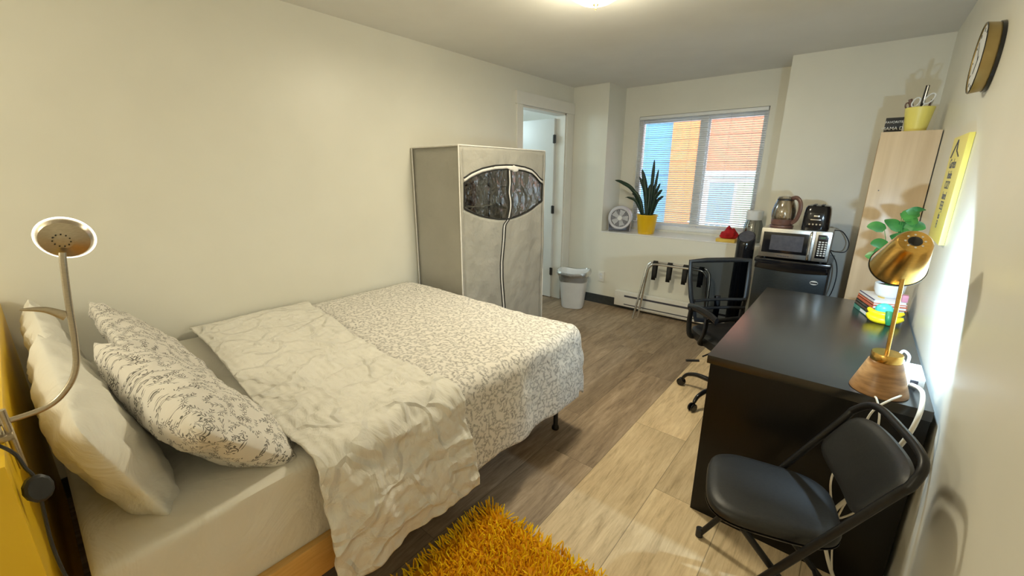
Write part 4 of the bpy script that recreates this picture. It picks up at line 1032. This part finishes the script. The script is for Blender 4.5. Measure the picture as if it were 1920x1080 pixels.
obj('pot', lathe([(0, .0004), (.040, .0004), (.052, .010), (.062, .035), (.064, .070), (.061, .072), (.058, .05), (0, .05)], 36, XF(pc2)), 'white_plastic', pp)
obj('soil', lathe([(0, .060), (.060, .060)], 24, XF(pc2)), 'soil', pp)
rnd = random.Random(11)
lf = [(-.150, .02, .36, 0), (-.120, -.02, .275, 0), (-.085, .03, .40, 1), (-.10, -.03, .235, 0), (-.03, .02, .44, 1), (.0, -.03, .40, 1), (.045, .02, .43, 0), (.075, -.01, .37, 0), (.06, .0, .46, 1), (-.05, -.04, .33, 1), (.03, -.04, .33, 0), (-.13, .04, .20, 0)]
for k, (a, b, c_, up_) in enumerate(lf):
    tip = pc2+V((a, b, c_)); bs_ = pc2+V((a*.12, b*.2, .055)); dr = V((a, b, 0)).normalized()
    j0 = tip-dr*.075+V((0, 0, -.012 if not up_ else -.05)); md = bs_+(j0-bs_)*.55+V((0, 0, .03))
    obj('stem', tube([bs_, md, j0], .0015, 6, 6), 'leaf', pp)
    bm = bmesh.new(); leaf_strip(bm, [j0, (j0+tip)/2+V((0, 0, .014)), tip], .026, .25, 8, side=(rnd.uniform(-.25, .25), .35, .9) if not up_ else (1, .2, rnd.uniform(-.3, .3)))
    obj('leaf', bm, 'leaf', pp)
# toy
ty = thing('banana_toy', 'yellow banana shaped toy with a green band in front of the books', 'toy', (.20, 2.745, dz))
for k, (zz, yo, r_) in enumerate(((dz+.020, -.012, .020), (dz+.045, .004, .017))):
    P = smooth_path([(.128, 2.765+yo, zz+.012), (.150, 2.738+yo, zz), (.185, 2.725+yo, zz-.001), (.225, 2.733+yo, zz), (.262, 2.765+yo, zz+.008)], 8)
    rr_ = [max(.004, r_*math.sin(PI*(.10+.80*i/(len(P)-1)))**.6) for i in range(len(P))]
    obj('banana', tube(P, rr_, 14), 'toy_yellow', ty)
bm = tube([(.212, 2.700, dz+.006), (.206, 2.695, dz+.035), (.205, 2.712, dz+.066)], [.012, .014], 12, 6); obj('green_band', bm, 'toy_green', ty)
bm = bmesh.new(); bmesh.ops.create_uvsphere(bm, u_segments=24, v_segments=12, radius=1)
for v in bm.verts: v.co = V((.186+v.co.x*.036, 2.745+v.co.y*.024, dz+.066+max(-.2, v.co.z)*.034))
obj('teal_cap', bm, 'teal', ty, 'teal rubber piece')
obj('pink_eraser', box((.248, 2.825, ztop+.0006), (.272, 2.862, ztop+.036), .006), 'pink', None, 'small pink eraser block on the book stack beside the white plant pot', 'eraser')

# ================================================================== OFFICE CHAIR
oc = thing('office_chair', 'black mesh office chair pushed up to the desk', 'office chair', (-.49, 2.88, 0))
oc_m = XF((-.49, 2.88, 0), math.radians(-45))      # local -y = back, +x... facing
# local frame: y axis points to the back of the chair (away from desk)
oc_m = XF((-.49, 2.88, 0), math.radians(44.5))
def L(p): return oc_m @ V(p)
def LT(bm): bmesh.ops.transform(bm, matrix=oc_m, verts=bm.verts); return bm
for k in range(5):
    a = math.radians(245+72*k); d_ = V((math.cos(a), math.sin(a), 0)); c0 = V((-.49, 2.88, 0))
    lg = obj('base_leg', tube([c0+V((0, 0, .115))+d_*.02, c0+d_*.12+V((0, 0, .115)), c0+d_*.20+V((0, 0, .118)), c0+d_*.265+V((0, 0, .098)), c0+d_*.295+V((0, 0, .062))], [.020, .011], 12, 6), 'gloss_black', oc)
    pr = d_.cross(V((0, 0, 1)))
    bm = bmesh.new()
    for s in (-1, 1): add_lathe(bm, [(0, -.007), (.024, -.007), (.028, -.003), (.028, .003), (.024, .007), (0, .007)], 24, axis_mat(c0+d_*.305+pr*s*.012+V((0, 0, .028)), pr))
    add_tube(bm, [c0+d_*.295+V((0, 0, .03)), c0+d_*.295+V((0, 0, .066))], .009, 8)
    obj('caster', bm, 'gloss_black', lg)
obj('gas_column', tube([(-.49, 2.88, .09), (-.49, 2.88, .40)], .024, 16), 'black_plastic', oc)
obj('mechanism', box((-.09, -.11, .385), (.09, .09, .425), .008, mat=oc_m), 'black_plastic', oc)
obj('height_lever', tube([L((-.09, -.02, .405)), L((-.20, -.10, .41)), L((-.30, -.17, .42))], .0045, 8, 5), 'black_metal', oc)
obj('lever_paddle', tube([(-.585, 2.47, .42), (-.645, 2.425, .42)], .011, 10, sx=1, sy=.6), 'black_plastic', oc)
bm = loft([[p+V((0, -.02, 0)) for p in rrect(.235*s, .225*s, z_, 44, 4)] for s, z_ in ((.80, .425), (.97, .432), (1, .455), (.98, .485), (.88, .500), (.3, .492))]); bm.verts.ensure_lookup_table(); bm.faces.new(bm.verts[-44:])
obj('seat', LT(bm), 'vinyl_seat', oc)
# back frame (in local: back at +y .24, leaning)
def bp(x, z): return (x, .205+.06*sm(.45, .95, z)+.02*math.cos(x*6)*0-.14*x*x, z)
fr_pts = [bp(-.215, .925), bp(-.212, .80), bp(-.20, .68), bp(-.175, .58), bp(-.16, .52), bp(0, .505), bp(.16, .52), bp(.175, .58), bp(.20, .68), bp(.212, .80), bp(.215, .925), bp(.1, .93), bp(-.1, .93)]
bm = bmesh.new(); add_tube(bm, fr_pts, .0125, 10, 0, closed=True, sx=.8, sy=1.4); obj('back_frame', LT(bm), 'black_plastic', oc)
bm = bmesh.new(); rows = []
for i in range(13):
    z_ = .52+(.915-.52)*i/12; hw = .155+(.213-.155)*sm(.5, .85, z_)
    rows.append([bm.verts.new(bp(-hw+2*hw*j/12, z_)) for j in range(13)])
for i in range(12):
    for j in range(12): bm.faces.new((rows[i][j], rows[i][j+1], rows[i+1][j+1], rows[i+1][j]))
obj('mesh_back', LT(bm), 'mesh_fabric', oc, 'see-through black mesh')
bm = bmesh.new(); add_tube(bm, [(0, .02, .41), (0, .17, .40), (0, .235, .47), (0, .232, .60), (0, .24, .68)], .022, 10, 6, sx=1, sy=.6)
for z_ in (.60, .66): add_tube(bm, [(-.185, .20, z_), (0, .222, z_), (.185, .20, z_)], .011, 8, 5)
obj('back_support', LT(bm), 'black_plastic', oc)
for s in (-1, 1):
    bm = tube([(s*.20, -.02, .44), (s*.255, -.04, .46), (s*.262, -.09, .54), (s*.262, -.10, .64)], .014, 10, 6, sx=.8, sy=1.5)
    add_tube(bm, [(s*.20, .10, .44), (s*.255, .09, .46), (s*.262, .10, .56), (s*.262, .09, .645)], .013, 10, 6, sx=.8, sy=1.4)
    am = obj('armrest', LT(bm), 'black_plastic', oc)
    bm = tube([(s*.262, -.20, .655), (s*.264, -.12, .668), (s*.262, .02, .665), (s*.258, .13, .640)], .026, 12, 6, sx=.45, sy=1); obj('arm_pad', LT(bm), 'gloss_black', am)

# ================================================================== FOLDING CHAIR
fc2 = thing('folding_chair', 'black padded folding chair at the near end of the desk', 'chair', (-.02, 1.42, 0))
tA, tB = V((.120, 1.625, .80)), V((.232, 1.262, .815))          # tops of the side frames
fA, fB = V((-.290, 1.615, .011)), V((-.180, 1.262, .011))       # front feet
side = (tB-tA).normalized()
def rp(t, A, B): return A+(B-A)*t
bm = bmesh.new(); ctr = (tA+tB)/2
P = [fA, rp(.5, fA, tA), rp(.88, fA, tA), tA+(fA-tA)*.045, tA+side*.05+V((.01, 0, .012)), ctr+V((.018, 0, .018)), tB-side*.05+V((.01, 0, .012)), tB+(fB-tB)*.045, rp(.88, fB, tB), rp(.5, fB, tB), fB]
obj('main_frame', tube(P, .0115, 12, 8), 'black_metal', fc2)
hA, hB = V((-.205, 1.585, .430)), V((-.110, 1.270, .430)); rA, rB = V((.165, 1.655, .011)), V((.262, 1.330, .011))
P = [rA, rp(.5, rA, hA), hA, ]; obj('rear_leg', tube([rA, hA], .0105, 12), 'black_metal', fc2); obj('rear_leg', tube([rB, hB], .0105, 12), 'black_metal', fc2)
obj('rear_crossbar', tube([rp(.18, rA, hA), rp(.18, rB, hB)], .008, 10), 'black_metal', fc2)
for p in (fA, fB, rA, rB): obj('foot_cap', tube([p+V((0, 0, -.009)), p+V((0, 0, .028))], .015, 12), 'black_plastic', fc2)
# seat
fm2 = V((-.225, 1.405, .452)); bk2 = V((.085, 1.475, .452)); fwd2 = (bk2-fm2).normalized(); sd2 = V((0, 0, 1)).cross(fwd2)
smt = Matrix((fwd2, sd2, V((0, 0, 1)))).transposed().to_4x4(); smt.translation = (fm2+bk2)/2
def seatring(s, z_): 
    out = []
    for p in rrect(.190*s, .178*s, z_, 48, 3.6):
        k = 1-.10*sm(-.19, .19, p.x); out.append(V((p.x, p.y*k, p.z)))
    return out
bm = loft([seatring(.93, -.012), seatring(.99, -.008), seatring(1, .004), seatring(.985, .016), seatring(.93, .025), seatring(.8, .029), seatring(.4, .030), seatring(.05, .030)], smt)
bm.verts.ensure_lookup_table(); bm.faces.new(bm.verts[-48:])
obj('seat', bm, 'vinyl_seat', fc2)
obj('seat_pan', loft([seatring(.96, -.022), seatring(1.0, -.014), seatring(1.0, -.011)], smt), 'black_metal', fc2)
# backrest: curved padded panel between the frames, top to ~.22 below
def bk_pt(u, v, off):
    a = tA+(fA-tA)*(.03+.235*v); b = tB+(fB-tB)*(.03+.235*v); p = a+(b-a)*u
    n = V((-.93, -.27, .25)).normalized()
    cv = .030*(1-(2*u-1)**2)
    return p-n*cv+n*off
def in_round(u, v, n=3.2): return u, v
bm = bmesh.new(); NU, NV = 30, 18; F = {}; Bk = {}
for i in range(NU+1):
    for j in range(NV+1):
        a_, b_ = 2*i/NU-1, 2*j/NV-1
        # square to squircle map
        m_ = max(abs(a_), abs(b_)); h_ = math.hypot(a_, b_) or 1
        k = (m_**4/((abs(a_)**4+abs(b_)**4) or 1))**(.25) if m_ > 0 else 1
        uu, vv = .5+.5*a_*k*1.0, .5+.5*b_*k*1.0
        e = 1-m_**6; th = .014*e**.5
        F[i, j] = bm.verts.new(bk_pt(uu*.94+.03, vv, th))
        Bk[i, j] = bm.verts.new(bk_pt(uu*.94+.03, vv, -.010-.003*e)) 
for i in range(NU):
    for j in range(NV):
        bm.faces.new((F[i, j], F[i, j+1], F[i+1, j+1], F[i+1, j])); bm.faces.new((Bk[i, j], Bk[i+1, j], Bk[i+1, j+1], Bk[i, j+1]))
for i in range(NU):
    bm.faces.new((F[i, 0], F[i+1, 0], Bk[i+1, 0], Bk[i, 0])); bm.faces.new((F[i, NV], Bk[i, NV], Bk[i+1, NV], F[i+1, NV]))
for j in range(NV):
    bm.faces.new((F[0, j], Bk[0, j], Bk[0, j+1], F[0, j+1])); bm.faces.new((F[NU, j], F[NU, j+1], Bk[NU, j+1], Bk[NU, j]))
obj('backrest', bm, 'vinyl_seat', fc2)

# ================================================================== CEILING LIGHTS
def dome(x, y, label):
    r_ = thing('ceiling_light', label, 'ceiling light', (x, y, ZC))
    obj('pan', lathe([(0, ZC-.001), (.15, ZC-.001), (.152, ZC-.02), (.145, ZC-.022)], 48, XF((x, y, 0))), 'brass', r_)
    obj('glass_dome', lathe([(.150, ZC-.022), (.148, ZC-.035), (.125, ZC-.065), (.085, ZC-.088), (.04, ZC-.099), (.0, ZC-.101)], 48, XF((x, y, 0))), 'dome_glow', r_, 'lit glass dome')
    obj('finial', lathe([(.0, ZC-.101), (.013, ZC-.101), (.014, ZC-.106), (.008, ZC-.113), (.003, ZC-.116), (.003, ZC-.121), (.0045, ZC-.124), (.003, ZC-.128), (0, ZC-.129)], 20, XF((x, y, 0))), 'brass', r_)
    return r_
dome(-1.205, 2.12, 'lit round dome light on the ceiling above the bed foot')
